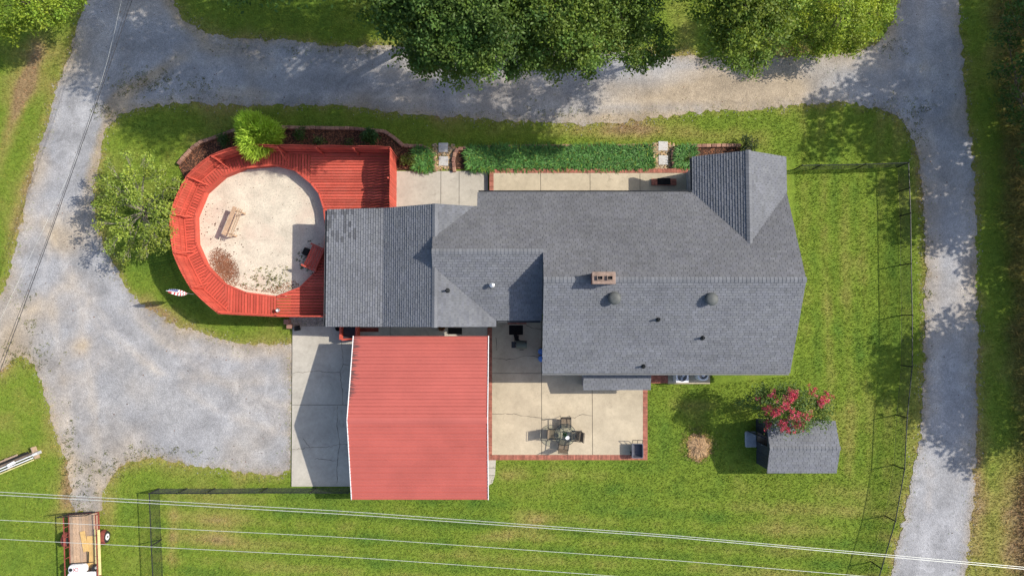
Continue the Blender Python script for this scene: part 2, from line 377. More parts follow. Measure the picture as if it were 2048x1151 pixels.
# mower tracks: north-south east of the house, east-west on the back lawn
ue = 1 / (1 + np.exp(-(X - P(1590, 600).x) * 2)) * (1 / (1 + np.exp(-(P(1840, 600).x - X) * 2)))
dry += ue * (Y > P(0, 960).y) * 0.30 * (fbm(X, Y, .35, 81, 3)) * np.sin((X + 0.6 * fbm(X, Y, .3, 2)) * 2 * math.pi / 1.15)
sb = 1 / (1 + np.exp((Y - P(0, 1000).y) * 1.5)) * (X < P(1780, 0).x) * (X > P(330, 0).x)
dry += sb * 0.26 * np.sin((Y + 0.06 * X + 0.5 * fbm(X, Y, .25, 6)) * 2 * math.pi / 1.25)
for (u, v, a, b, r, k) in [(28,230,16,130,-.27,1.0),(60,160,14,60,-.3,.7),(40,170,60,40,0,.8),(25,470,18,110,-.2,.6),(400,1040,50,30,0,.35),(430,1080,60,24,0,.4),(345,1080,10,80,0,.5),(1690,1000,90,40,0,.45),(1600,1040,110,40,0,.4),
    (1660,700,14,200,.05,.16),(1700,650,12,260,0,.18),(70,100,60,30,0,.9),(1050,1050,90,20,.3,.5),(950,1090,80,20,.3,.45),(1180,950,140,16,0,.35),(1380,270,160,14,0,.6),(1150,265,180,12,0,.45),(1290,255,90,10,0,.5),
    (1370,60,40,60,0,.8),(1590,100,40,18,0,.7),(330,625,90,14,-.5,.6),(480,665,60,10,0,.3),(150,900,14,120,-.2,.8),(135,1010,30,60,0,.7),(220,1010,16,60,0,.5),(1400,810,60,14,0,.5),(1640,870,50,40,0,.3),
    (70,905,50,14,.3,.5),(1960,1000,20,160,0,.6),(2030,1060,40,140,0,.9),(1990,90,30,90,0,.5),(1330,860,12,60,0,-.3),(480,1050,60,60,0,.2),(1015,950,18,10,0,.6)]:
    dry += k * blob(u, v, a, b, r)
weed = 1 / (1 + np.exp(-(X - (P(2022, 600).x + 0.5 * (fbm(X, Y, .6, 21) - .5) * 2 - (Y > 4) * .2)) * 4))
east = (X > P(1950, 500).x)
dry = np.clip(dry + weed * 0.7, -0.6, 1.5)
lush = np.array((0.084, 0.158, 0.022)); mid = np.array((0.152, 0.215, 0.027)); tan = np.array((0.255, 0.232, 0.066)); brown = np.array((0.27, 0.19, 0.10))
def ramp3(d):
    d = d[..., None]; t1 = np.clip((d + 0.55) / 0.6, 0, 1); t2 = np.clip((d - 0.1) / 0.75, 0, 1); t3 = np.clip((d - 0.8) / 0.5, 0, 1)
    c = lush * (1 - t1) + mid * t1; c = c * (1 - t2) + tan * t2; return c * (1 - t3) + brown * t3
gcol = ramp3(dry)
gcol = gcol * (1 - 0.45 * weed[..., None]) + np.array((0.12, 0.085, 0.045)) * 0.45 * weed[..., None]
idx = np.arange(nx * ny).reshape(nx, ny)
gf = np.stack([idx[:-1, :-1], idx[1:, :-1], idx[1:, 1:], idx[:-1, 1:]], -1).reshape(-1, 4)
gz = 0.02 * (fbm(X, Y, .5, 31) - .5)
gz[:, 0] = gz[:, -1] = 0; gz[0, :] = gz[-1, :] = 0
gv = np.stack([X, Y, gz - 0.012], -1).reshape(-1, 3)
# skirt out to the horizon
R = 700.0; n0 = len(gv)
cor = np.array([(GX0, GY0, -.012), (gx[-1], GY0, -.012), (gx[-1], gy[-1], -.012), (GX0, gy[-1], -.012), (-R, -R, -.012), (R, -R, -.012), (R, R, -.012), (-R, R, -.012)])
gv = np.vstack([gv, cor]); gcc = np.vstack([gcol.reshape(-1, 3), np.tile(mid * .9, (8, 1))])
gf = np.vstack([gf, n0 + np.array([(0, 4, 5, 1), (1, 5, 6, 2), (2, 6, 7, 3), (3, 7, 4, 0)])])
obj('ground', (gv, gf), 'lawn', col=gcc, kind='structure')
# gravel sheet
xs, ys = np.meshgrid(np.arange(GX0, GX1, 0.27), np.arange(GY0, GY1, 0.27), indexing='ij')
ip = np.stack([xs.ravel(), ys.ravel()], 1) + rng.uniform(-.1, .1, (xs.size, 2)); ip = ip[in_poly(ip[:, 0], ip[:, 1], GRJ)]
nb = len(GRJ); pts = [Vector(p) for p in GRJ] + [Vector(p) for p in ip]
cv, ce, cf, *_ = delaunay_2d_cdt(pts, [], [list(range(nb))], 1, 1e-4)
cvv = np.array([(p.x, p.y, 0.008) for p in cv]); cff = np.array([tuple(f) for f in cf if len(f) == 3])
cx, cy = cvv[:, 0], cvv[:, 1]
eb = np.full(len(cvv), 9.0)
for p in GRJ[::3]: np.minimum(eb, np.hypot(cx - p[0], cy - p[1]), out=eb)
dirt = 0.85 * np.exp(-eb / 0.35) + 1.5 * (fbm(cx, cy, .30, 41, 4) - .52)
for (u, v, a, b, r, k) in [(285,165,95,15,.6,1.3),(372,40,60,13,-.8,1.2),(208,275,13,70,-.25,1.1),(235,215,30,12,.5,.8),(440,100,60,14,-.15,.6),(1300,190,150,34,0,.85),(1480,175,130,34,0,1.0),(1250,235,140,12,0,.8),(1590,170,60,30,0,.6),(20,680,46,76,0,1.2),(80,620,40,30,0,.6),
    (130,480,40,30,-.6,.7),(150,560,60,30,0,.5),(190,330,10,80,-.3,.7),(160,690,20,16,0,.7),(1850,800,8,200,0,.3),(1780,60,20,40,0,.6),(1020,170,80,40,0,.35),(480,190,120,16,0,.4),(180,960,40,50,0,.4)]:
    dirt += k * blob(u, v, a, b, r, cx, cy)
blue = np.clip(0.5 + 1.2 * (fbm(cx, cy, .3, 55, 3) - .5), 0, 1)[:, None]
grey = np.array((0.290, 0.288, 0.290)) * (1 - blue) + np.array((0.268, 0.271, 0.286)) * blue
wear = 1 + 0.30 * (fbm(cx, cy, .9, 61, 4) - .5) * 2
for trk_ in ([(215,0),(150,200),(110,350),(80,480),(50,600)], [(330,140),(520,160),(800,170),(1100,185),(1400,170),(1650,155),(1850,160)], [(1860,0),(1882,200),(1898,400),(1902,700),(1898,900),(1868,1151)], [(110,430),(180,560),(300,700),(450,800),(570,840)], [(130,600),(160,800),(172,980)], [(200,620),(330,720),(480,740),(570,730)]):
    tp = np.array(resample([P2(u, v) for u, v in trk_], .3, False)); td = np.full(len(cx), 9.0)
    for p in tp: np.minimum(td, np.hypot(cx - p[0], cy - p[1]), out=td)
    rut = np.exp(-((td - .78) / .24) ** 2) * (.35 + .9 * fbm(cx, cy, .5, 71, 3)); wear += .17 * rut; dirt = dirt + .22 * rut
dirt = np.clip(dirt, 0, 1)[:, None]
ccol = (grey * (1 - dirt * .9) + np.array((0.335, 0.268, 0.185)) * dirt * .9) * wear[:, None]
obj('gravel_road', (cvv, cff), 'gravel', col=ccol, kind='structure')

# ================================================================ CONCRETE, PAVING, BEDS
def slab(name, px_poly, h, mat, label=None, joints_u=(), joints_v=(), base_z=-0.1, gap=0.014, parent=None):
    """concrete cast in panels with open joints; panels are children of the slab bed"""
    poly = [P2(u, v, h) for u, v in px_poly]
    bed = obj(name, prism(poly, base_z, h - 0.03), 'joint_fill', kind='structure')
    ux = sorted(PX(u, 700, h) for u in joints_u); vy = sorted(PY(0, v, h) for v in joints_v)
    xe = [-99] + ux + [99]; ye = [-99] + vy + [99]
    for i in range(len(xe) - 1):
        for j in range(len(ye) - 1):
            q = clip_rect(poly, xe[i] + gap, xe[i + 1] - gap, ye[j] + gap, ye[j + 1] - gap)
            if len(q) > 2 and abs(area2(q)) > 0.02: obj('slab_panel', prism(q, h - 0.028, h), mat, bed)
    return bed
def ribbon(pts, w, z):
    v, f = [], []
    for i, p in enumerate(pts):
        a = Vector(pts[max(i - 1, 0)]); b = Vector(pts[min(i + 1, len(pts) - 1)]); d = (b - a).normalized(); n = Vector((-d.y, d.x)) * w * random.uniform(.35, 1.0) / 2
        v += [(p[0] + n.x, p[1] + n.y, z), (p[0] - n.x, p[1] - n.y, z)]
    f = [(2 * i, 2 * i + 1, 2 * i + 3, 2 * i + 2) for i in range(len(pts) - 1)]
    return v, f
def crack(px, bed, h, w=0.03):
    pts = resample([P2(u, v, h) for u, v in px], 0.12, False)
    pts = [(x + random.gauss(0, .018), y + random.gauss(0, .018)) for x, y in pts]
    obj('crack', ribbon(pts, w, h + 0.003), 'crack', bed)
HD = 0.06
drive = slab('driveway', [(585,652),(976,652),(976,972),(583,972)], HD, 'concrete_cool', joints_v=(809,), joints_u=(780,))
Z6 = lambda pts: [(560 + x * .3302, 640 + y * .3302) for x, y in pts]
for c in ([(365,60),(380,200),(383,265),(365,310),(378,430),(380,512)], [(350,518),(345,640),(362,745),(345,860),(345,985)], [(80,318),(150,312),(230,306),(280,315),(365,315)], [(383,265),(435,275)],
          [(70,783),(180,770),(280,768),(362,750),(415,752)], [(140,715),(180,770)], [(215,835),(340,852)]): crack(Z6(c), drive, HD)
HP = 0.10
patio = slab('patio', [(984,640),(1240,640),(1240,760),(1286,760),(1286,909),(984,909)], HP, 'concrete_warm', joints_u=(1083,1184), joints_v=(746,))
Z7 = lambda pts: [(960 + x * .2693, 620 + y * .2693) for x, y in pts]
for c in ([(90,770),(220,768),(300,778),(390,788),(460,800)], [(460,815),(540,805),(600,812),(720,790),(760,775),(835,780)], [(95,355),(200,368),(260,358),(330,335),(430,345),(455,340)], [(120,200),(125,300)], [(340,110),(400,135),(455,140)]): crack(Z7(c), patio, HP, .035)
porch_w = slab('north_patio', [(790,342),(976,342),(976,425),(790,425)], 0.05, 'concrete_cool', joints_u=(880,917))
HN = 0.34
porch = slab('front_porch', [(986,346),(1384,346),(1384,400),(986,400)], HN, 'concrete_warm', joints_u=(1082,1182,1283))
pad = slab('equipment_pad', [(1336,735),(1420,735),(1420,767),(1336,767)], 0.12, 'concrete_warm')
sidewalk = slab('side_slab', [(974,915),(992,915),(990,950),(985,965),(974,972)], 0.03, 'concrete_cool', joints_v=(935,950))
obj('gravel_strip', prism([P2(u, v) for u, v in [(578,630),(660,630),(660,653),(582,653)]], -0.02, 0.03), 'joint_fill', kind='structure')
def brickwork(name, a, b, w, z0, z1, parent, bl=0.072, mat='brick', stagger=False):
    """row of bricks laid on edge across a strip from a to b (strip centre line), one joined course"""
    a = Vector(a); b = Vector(b); L = (b - a).length; d = (b - a) / L; n = int(L / (bl + .008)); rz = math.atan2(d.y, d.x); vs = []; cs = []
    parts = []
    for i in range(n):
        c = a + d * ((i + .5) * L / n); k = random.uniform(.75, 1.2)
        bx = box((c.x, c.y, (z0 + z1) / 2 + random.uniform(-.004, .004)), (L / n - .008, w, z1 - z0), rz); parts.append(bx); cs += [(k * random.uniform(.95, 1.05), k, k)] * 8
    vf = J(*parts); o = obj(name, vf, mat, parent, col=np.array(cs)); o['kind'] = 'stuff'; return o
def bm_strip(u0, v0, u1, v1, w, h, parent, z0=-.05): brickwork('brick_border', P2(u0, v0, h), P2(u1, v1, h), w, z0, h + .004, parent)
bm_strip(979.5,655,979.5,908,.27,HP,patio); bm_strip(975,914,1295,914,.30,HP,patio); bm_strip(1290.5,778,1290.5,908,.27,HP,patio)
bm_strip(983,338,983,400,.25,HN,porch); bm_strip(988,341.5,1384,341.5,.25,HN,porch)
obj('porch_face', bbox(PX(979.5,360,HN)-.03, PX(981,360,HN), PY(0,400,HN), PY(0,338,HN), -.05, HN-.02), 'brick', porch)
# house steps in brick
def brick_step(px0, px1, h, label):
    a = P(*px0, h); b = P(*px1, h); x0, x1 = sorted((a.x, b.x)); y0, y1 = sorted((a.y, b.y))
    st = thing('brick_step', label, 'step', ((x0 + x1) / 2, (y0 + y1) / 2, 0))
    obj('core', bbox(x0 + .02, x1 - .02, y0 + .02, y1 - .02, 0, h - .05), 'mortar', st)
    nr = max(1, round((y1 - y0) / .21))
    for r in range(nr):
        yy = y0 + (r + .5) * (y1 - y0) / nr; brickwork('brick_course', (x0, yy), (x1, yy), (y1 - y0) / nr - .01, .0, h, st)
brick_step((1015,630), (1053,648), HP + .16, 'red brick door step on the shaded rear patio, black mat below it')
brick_step((1303,357), (1353,370), HN + .10, 'brick door step under the mat on the front porch')
brick_step((1302,744), (1336,766), .20, 'red brick landing between the low lean-to and the outdoor units')
def mat_(u0, v0, u1, v1, z, label, rz=0, m='mat_black'):
    c = P((u0 + u1) / 2, (v0 + v1) / 2, z); w = (u1 - u0) / 34.3; d = (v1 - v0) / 34.3
    t = thing('doormat', label, 'doormat', (c.x, c.y, z))
    obj('rubber_base', bevbox((c.x, c.y, z + .008), (w, d, .016), .006, rz), m, t)
    for k in range(9):
        y = c.y - d / 2 + (k + .5) * d / 9; obj('rib', box((c.x, y, z + .021), (w * .92, d / 9 * .55, .010), rz), m, t)
mat_(1315,356,1341,369,HN+.105,'black ribbed doormat on the front porch step')
mat_(1018,650,1046,669,HP+.002,'black doormat below the brick step on the rear patio')
mat_(896,655,924,668,HD+.002,'dark doormat at the garage door beside the red carport roof')
mat_(718,655,757,663,HD+.002,'dark red doormat beside the wooden planter under the garage eave','red_trim' and 0,'rust')

# planting beds: mulch, block edging, river stones, stepping stones
bed1 = obj('mulch_bed', prism([P2(u, v) for u, v in [(357,327),(386,296),(427,279),(472,264),(560,258),(700,260),(768,267),(806,296),(845,296),(858,303),(866,318),(868,340),(790,340),(786,300),(480,300),(420,320),(372,362)]], -.02, .05), 'mulch', kind='structure')
bed2 = obj('mulch_bed', prism([P2(u, v) for u, v in [(911,338),(910,315),(919,298),(1300,296),(1300,338)]], -.02, .05), 'mulch', kind='structure')
bed3 = obj('mulch_bed', prism([P2(u, v) for u, v in [(1351,340),(1350,302),(1362,295),(1480,293),(1480,312),(1386,316),(1386,340)]], -.02, .05), 'mulch', kind='structure')
BLK = [mkmesh('edging_block', *bevbox((0, 0, .12), (.285, .21, .24), .025), 'edging_block', col=(k, k * random.uniform(.92, 1.04), k * random.uniform(.9, 1.02))) for k in (.72, .85, .95, 1.05, 1.18)]
def edging(path, label):
    pts = [Vector(P2(u, v, .24)) for u, v in path]; root = thing('block_edging', label, 'garden edging', (*pts[0], 0)); carry = 0.0
    for a, b in zip(pts, pts[1:]):
        L = (b - a).length; d = (b - a) / L; s = carry
        while s < L:
            p = a + d * s; inst('edging_block', random.choice(BLK), root, (p.x + random.gauss(0, .008), p.y + random.gauss(0, .008), random.uniform(-.02, .0)), math.atan2(d.y, d.x) + random.gauss(0, .03)); s += .292
        carry = s - L
edging([(357,324),(368,311),(386,292),(404,282),(427,275),(470,259),(520,256),(560,254),(700,256),(768,262),(788,275),(806,291),(842,292),(856,297),(864,309),(867,322),(869,338)], 'reddish block edging curving round the mulch bed behind the red deck')
edging([(908,338),(906,322),(908,308),(915,297),(1000,293),(1100,292),(1200,292),(1302,291),(1304,304),(1304,335)], 'long straight block edging in front of the green lily turf strip')
edging([(1349,335),(1346,318),(1347,303),(1354,293),(1400,291),(1485,290)], 'short block edging beside the dark shrub at the front wing')
for k, (u, v, lb) in enumerate([(886.5,295,'square grey stepping stone nearest the lawn on the left garden path'), (887,322,'square grey stepping stone nearest the patio on the left garden path'),
                   (1326,292,'square pale stepping stone nearest the lawn on the right garden path'), (1326.5,320,'square pale stepping stone nearest the porch on the right garden path')]):
    c = P(u, v, .05); obj('stepping_stone', bevbox((c.x, c.y, .03), (.56, .56, .07), .015, random.gauss(0, .02)), 'paver', base=(c.x, c.y, 0), label=lb, cat='stepping stone', group='stepping stones')
def pebbles(name, px, n, r0, r1, mat, tones, z=.02, kind='stuff', parent=None, label=None, cat=None, pts=None):
    poly = [P2(u, v) for u, v in px]; xs = [p[0] for p in poly]; ys = [p[1] for p in poly]
    q = np.stack([rng.uniform(min(xs), max(xs), n * 4), rng.uniform(min(ys), max(ys), n * 4)], 1); q = q[in_poly(q[:, 0], q[:, 1], poly)][:n]
    if pts is not None: q = pts
    n = len(q); r = rng.uniform(r0, r1, n); a = rng.uniform(0, 6.28, n)
    tpl = np.array([(1, 0, 0), (.3, .9, 0), (-.8, .6, 0), (-.7, -.7, 0), (.4, -.85, 0), (.15, .05, .62)])
    v = tpl[None] * r[:, None, None] * np.stack([np.ones(n), rng.uniform(.6, 1, n), np.ones(n)], 1)[:, None, :]
    ca, sa = np.cos(a), np.sin(a); x = v[..., 0] * ca[:, None] - v[..., 1] * sa[:, None] + q[:, 0:1]; y = v[..., 0] * sa[:, None] + v[..., 1] * ca[:, None] + q[:, 1:2]
    vv = np.stack([x, y, v[..., 2] + z], -1).reshape(-1, 3)
    ft = np.array([(0, 1, 5), (1, 2, 5), (2, 3, 5), (3, 4, 5), (4, 0, 5)]); ff = (ft[None] + (np.arange(n) * 6)[:, None, None]).reshape(-1, 3)
    tn = np.array(tones)[rng.integers(0, len(tones), n)] * rng.uniform(.7, 1.2, (n, 1)); cc = np.repeat(tn, 6, 0)
    return obj(name, (vv, ff), mat, parent, col=cc, kind=kind, label=label, cat=cat)
ST = [(1, 1, 1), (1.3, 1.15, .95), (.75, .7, .65), (1.1, .85, .6)]
pebbles('river_stones', [(864,288),(912,288),(908,340),(868,340)], 420, .04, .10, 'rock', ST, label='tan river stones around the left stepping stones', cat='stones')
pebbles('river_stones', [(1306,286),(1350,286),(1348,338),(1306,338)], 400, .04, .10, 'rock', ST, label='tan river stones around the right stepping stones', cat='stones')
pebbles('crushed_stone', [(578,631),(655,631),(655,652),(582,652)], 1500, .025, .055, 'rock', [(1, 1.1, 1.35), (.8, .9, 1.15), (1.2, 1.3, 1.55)], .03, label='grey crushed stone strip below the deck end', cat='stones')
CH = [(1, 1, 1), (.6, .5, .5), (1.4, 1.2, 1.0), (.35, .3, .3)]
pebbles('mulch_chips', [(357,327),(386,296),(427,279),(472,264),(560,258),(700,260),(768,267),(806,296),(845,296),(858,303),(866,318),(868,340),(790,340),(786,296),(480,296),(420,318),(372,362)], 5500, .02, .05, 'chips', CH, .05, label='brown bark chips in the bed behind the deck', cat='mulch')
pebbles('mulch_chips', [(911,338),(910,315),(919,298),(1300,296),(1300,338)], 1400, .02, .05, 'chips', CH, .05, label='brown bark chips under the lily turf strip', cat='mulch')
pebbles('mulch_chips', [(1351,338),(1350,302),(1362,295),(1480,293),(1480,312),(1386,316),(1386,338)], 700, .02, .05, 'chips', CH, .05, label='brown bark chips by the front wing', cat='mulch')
# ================================================================ HOUSE
ZE = 2.95
Xw, Xe = PX(1084,745,ZE), PX(1580,745,ZE); Ys, Yn = PY(0,745,ZE), PY(0,385,ZE); Yr = (Ys + Yn) / 2; ZR = 5.22; SM = (ZR - ZE) / (Yr - Ys)
mainN = lambda y: ZE + SM * (Yn - y)
ZW = 4.52; Yw = Yn - (ZW - ZE) / SM
ZWE = 2.86; Ywe = Yw - (ZW - ZWE) / SM
ZG = 4.14; Xg = PX(869.5,530,ZG); SG = 0.40
Yng, Ysg = PY(0,407,ZG), PY(0,653,2.9)
Xge = Xg + (ZG - ZWE) / SG
Ync = Yn - (ZG - ZE) / SM; Ysc = Yw - (ZW - ZG) / SM; Xt = Xg - 0.12
zv = mainN(Yng); Xv = Xg + (ZG - zv) / SG
X955 = max(PX(955,385,ZE), Xv)
ZK, ZP = 2.72, 2.28; Xk, Xp = PX(767,530,ZK), PX(653,530,ZP)
XN = PX(1385,385,ZE); XNr = PX(1498,390,4.3); Y4 = PY(0,487,4.3); ZN = mainN(Y4); Yt = PY(0,301,ZN)
house = thing('house', 'grey shingled ranch house with joined gable roofs and a brick chimney', 'house', (8.5, 2, 0))
TH = 0.14
SHC = []
def roof_slope(pts, eave_dir, label=None, mat='shingle', tab=0.305, exp=0.142, th=TH, dark=0.0, parent=None):
    """planar roof slope: deck slab plus laid shingle tabs that step down the slope"""
    pts = [Vector(p) for p in pts]; e = Vector(eave_dir).normalized()
    n = (pts[1] - pts[0]).cross(pts[2] - pts[0]).normalized()
    if n.z < 0: n = -n
    up = n.cross(e).normalized()
    if up.z < 0: up = -up; e = -e
    o = pts[0]; P2d = [((p - o).dot(e), (p - o).dot(up)) for p in pts]
    if area2(P2d) < 0: P2d = P2d[::-1]; 
    W3 = lambda x, y, z: o + e * x + up * y + n * z
    k = len(P2d); v = [W3(x, y, -th) for x, y in P2d] + [W3(x, y, 0) for x, y in P2d]
    f = [tuple(range(k - 1, -1, -1)), tuple(range(k, 2 * k))] + [(i, (i + 1) % k, k + (i + 1) % k, k + i) for i in range(k)]
    par = parent or house
    deck = obj('roof', (v, f), 'roof_edge', par, label=label)
    xs = [p[0] for p in P2d]; ys = [p[1] for p in P2d]; y0, y1 = min(ys), max(ys); x0, x1 = min(xs), max(xs)
    V, F, C = [], [], []; row = 0; y = y0 - .01
    while y < y1:
        off = random.uniform(-.06, .06) + (row % 2) * tab / 2; x = x0 - tab + (off % tab); shade_row = random.uniform(.97, 1.03)
        while x < x1:
            g = .007
            q = clip_rect(P2d, x + g, x + tab - g, y, y + exp)
            if len(q) > 2 and abs(area2(q)) > 0.0015:
                if area2(q) < 0: q = q[::-1]
                m = len(q); b = len(V); lift = random.uniform(.026, .036)
                for (a, c) in q: V.append(W3(a, c, .001))
                for (a, c) in q: V.append(W3(a, c, .004 + lift * (1 - (c - y) / exp)))
                F.append(tuple(b + m + i for i in range(m)))
                for i in range(m): F.append((b + i, b + (i + 1) % m, b + m + (i + 1) % m, b + m + i))
                s = shade_row * random.choice((.90, .96, 1.0, 1.0, 1.03, 1.07)) * random.uniform(.97, 1.03)
                wp = W3(x, y, 0)
                if dark and random.random() < dark * max(0, min(1, (wp.y - 3.2) / 2.5)) * max(.1, min(1, (-7.2 - wp.x) / 2.2)): s *= .58
                C += [(s, s, s * random.uniform(.98, 1.03))] * (2 * m)
            x += tab
        y += exp; row += 1
    sh = obj('shingles', (V, F), mat, deck, col=np.array(C)); sh['kind'] = 'stuff'
    return deck
def cap(a, b, w=.15, parent=None):
    a = Vector(a); b = Vector(b); L = (b - a).length; d = (b - a) / L; nn = int(L / .2); s = Vector((0, 0, 1)).cross(d).normalized(); V, F, C = [], [], []
    for i in range(nn):
        p = a + d * (L * i / nn); q = a + d * (L * (i + 1.15) / nn); k = len(V); z0, z1 = .032, .050
        for r, zz in ((p, z1), (q, z0)):
            V += [r + s * w + Vector((0, 0, zz - w * .42)), r + Vector((0, 0, zz)), r - s * w + Vector((0, 0, zz - w * .42))]
        F += [(k, k + 1, k + 4, k + 3), (k + 1, k + 2, k + 5, k + 4)]; t = random.uniform(.88, 1.06); C += [(t, t, t)] * 6
    o = obj('ridge_cap', (V, F), 'shingle', parent or house, col=np.array(C)); o['kind'] = 'stuff'
EX, EY = (1, 0, 0), (0, 1, 0)
roof_slope([(Xw,Ys,ZE),(Xe,Ys,ZE),(Xe,Yr,ZR),(Xw,Yr,ZR)], EX, 'main roof slope facing the rear patio')
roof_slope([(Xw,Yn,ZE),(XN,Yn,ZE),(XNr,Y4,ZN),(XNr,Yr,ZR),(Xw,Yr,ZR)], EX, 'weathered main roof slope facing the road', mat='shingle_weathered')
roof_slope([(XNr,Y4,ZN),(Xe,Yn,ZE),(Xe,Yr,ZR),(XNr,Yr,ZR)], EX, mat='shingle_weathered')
roof_slope([(XN,Yn,ZE),(XN,Yt,ZE),(XNr,Yt,ZN),(XNr,Y4,ZN)], EY, 'steep shaded west slope of the front wing')
roof_slope([(XNr,Yt,ZN),(Xe,Yt,ZE),(Xe,Yn,ZE),(XNr,Y4,ZN)], EY, 'sunlit east slope of the front wing')
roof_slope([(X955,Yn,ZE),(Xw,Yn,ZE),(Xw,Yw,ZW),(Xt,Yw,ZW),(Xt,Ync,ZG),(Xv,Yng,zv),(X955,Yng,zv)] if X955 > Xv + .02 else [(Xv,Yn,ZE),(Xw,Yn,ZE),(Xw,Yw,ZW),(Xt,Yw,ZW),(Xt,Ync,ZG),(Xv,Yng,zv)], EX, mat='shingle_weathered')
roof_slope([(Xw,Yw,ZW),(Xw,Ywe,ZWE),(Xge,Ywe,ZWE),(Xt,Ysc,ZG),(Xt,Yw,ZW)], EX)
roof_slope([(Xg,Ysc,ZG),(Xg,Ysg,ZG),(Xge,Ysg,ZWE),(Xge,Ywe,ZWE)], EY, 'sunlit east slope of the garage roof')
roof_slope([(Xg,Yng,ZG),(Xg,Ync,ZG),(Xv,Yng,zv)], EY)
roof_slope([(Xk,Yng,ZK),(Xk,Ysg,ZK),(Xg,Ysg,ZG),(Xg,Yng,ZG)], EY, 'shaded west slope of the garage roof')
roof_slope([(Xp,Yng,ZP),(Xp,Ysg,ZP),(Xk,Ysg,ZK),(Xk,Yng,ZK)], EY, 'flatter porch roof slope over the deck with dark missing tabs', dark=.30)
cap((Xw,Yr,ZR),(Xe,Yr,ZR)); cap((XNr,Y4,ZN),(XNr,Yt,ZN)); cap((Xt,Yw,ZW),(Xw,Yw,ZW)); cap((Xg,Yng,ZG),(Xg,Ync,ZG)); cap((Xg,Ysc,ZG),(Xg,Ysg,ZG))
# walls under the roofs
def gable_x(x0, x1, prof): # profile (y,z) extruded along x
    k = len(prof); v = [(x0, y, z) for y, z in prof] + [(x1, y, z) for y, z in prof]
    return v, [tuple(range(k - 1, -1, -1)), tuple(range(k, 2 * k))] + [(i, (i + 1) % k, k + (i + 1) % k, k + i) for i in range(k)]
def gable_y(y0, y1, prof):
    k = len(prof); v = [(x, y0, z) for x, z in prof] + [(x, y1, z) for x, z in prof]
    return v, [tuple(range(k)), tuple(range(2 * k - 1, k - 1, -1))] + [(k + i, k + (i + 1) % k, (i + 1) % k, i) for i in range(k)]
d = .20
obj('wall', gable_x(Xw + .3, Xe - .35, [(Ys + .45, 0), (Yn - .45, 0), (Yn - .45, ZE + .45 * SM - d), (Yr, ZR - d), (Ys + .45, ZE + .45 * SM - d)]), 'siding', house)
obj('wall', gable_y(Yn - 1.2, Yt - .3, [(XN + .35, 0), (Xe - .36, 0), (Xe - .36, ZE + .05), (XNr, ZN - d), (XN + .35, ZE + .05)]), 'siding', house)
yq = min(Yn - .46, Yng - .32)
obj('wall', gable_x(Xg + .1, Xw + .29, [(Ywe + .35, 0), (yq, 0), (yq, mainN(yq) - d), (Yw, ZW - d), (Ywe + .35, ZWE + .35 * SM - d)]), 'siding', house)
obj('wall', bbox(X955 + .35, Xw + .295, yq - .1, Yn - .46, 0, ZE - .05), 'siding', house)
obj('wall', gable_x(Xt + .06, Xg + .09, [(Ysc - .1, ZG - .25), (Ync + .1, ZG - .25), (Yw, ZW - d)]), 'white_paint', house)
obj('wall', gable_y(Ysg + .3, Yng - .3, [(Xk + .2, 0), (Xge - .3, 0), (Xge - .3, ZWE - .02), (Xg, ZG - d), (Xk + .2, ZK - .06)]), 'siding', house)
def gutter(a, b, mat='gutter'):
    a = Vector(a); b = Vector(b); dd = (b - a).normalized(); s = Vector((dd.y, -dd.x, 0)); V, F = [], []
    prof = [(0, .0), (0, -.11), (.09, -.11), (.12, 0), (.11, 0), (.085, -.10), (.012, -.10), (.012, 0)]
    for p in (a, b):
        for (q, z) in prof: V.append(p + s * q + Vector((0, 0, z)))
    k = len(prof); F = [(i, (i + 1) % k, k + (i + 1) % k, k + i) for i in range(k)] + [tuple(range(k)), tuple(range(2 * k - 1, k - 1, -1))]
    obj('gutter', (V, F), mat, house)
gutter((Xw + .02, Ys - .005, ZE - .02), (Xe - .02, Ys - .005, ZE - .02)); gutter((XN - .15, Yn + .005, ZE - .02), (X955 + .05, Yn + .005, ZE - .02), 'roof_edge')
gutter((Xw - .02, Ywe - .005, ZWE - .02) if False else (Xge + .1, Ywe - .005, ZWE - .02), (Xw - .06, Ywe - .005, ZWE - .02), 'roof_edge'); gutter((Xp - .005, Yng - .05, ZP - .02), (Xp - .005, Ysg + .05, ZP - .02), 'roof_edge')
gutter((XN - .005, Yt - .05, ZE - .02), (XN - .005, Yn + .16, ZE - .02), 'roof_edge')
# posts carrying the garage porch
for yy in (Ysg + .25, (Yng + Ysg) / 2, Yng - .25): obj('porch_post', bbox(Xp + .25, Xp + .37, yy - .06, yy + .06, 0, ZP - .1), 'white_paint', house)
# doors and windows
def window(c, w, h, axis, face):  # axis 'x': wall runs along x ; face = outward sign
    cx, cy, cz = c
    def bx(w_, h_, t, dx=0, dz=0, off=0):
        return box((cx + dx, cy + face * off, cz + dz), (w_, t, h_)) if axis == 'x' else box((cx + face * off, cy + dx, cz + dz), (t, w_, h_))
    wn_ = obj('window', J(bx(w + .16, .08, .06, 0, h / 2 + .04, .02), bx(w + .16, .08, .06, 0, -h / 2 - .04, .02), bx(.08, h, .06, -w / 2 - .04, 0, .02), bx(.08, h, .06, w / 2 + .04, 0, .02), bx(w, .04, .05, 0, 0, .02)), 'white_paint', house)
    obj('pane', bx(w, h / 2 - .02, .02, 0, h / 4, .012), 'window_glass', wn_); obj('pane', bx(w, h / 2 - .02, .02, 0, -h / 4, .012), 'window_glass', wn_); obj('sill', bx(w + .2, .05, .12, 0, -h / 2 - .105, .05), 'white_paint', wn_)
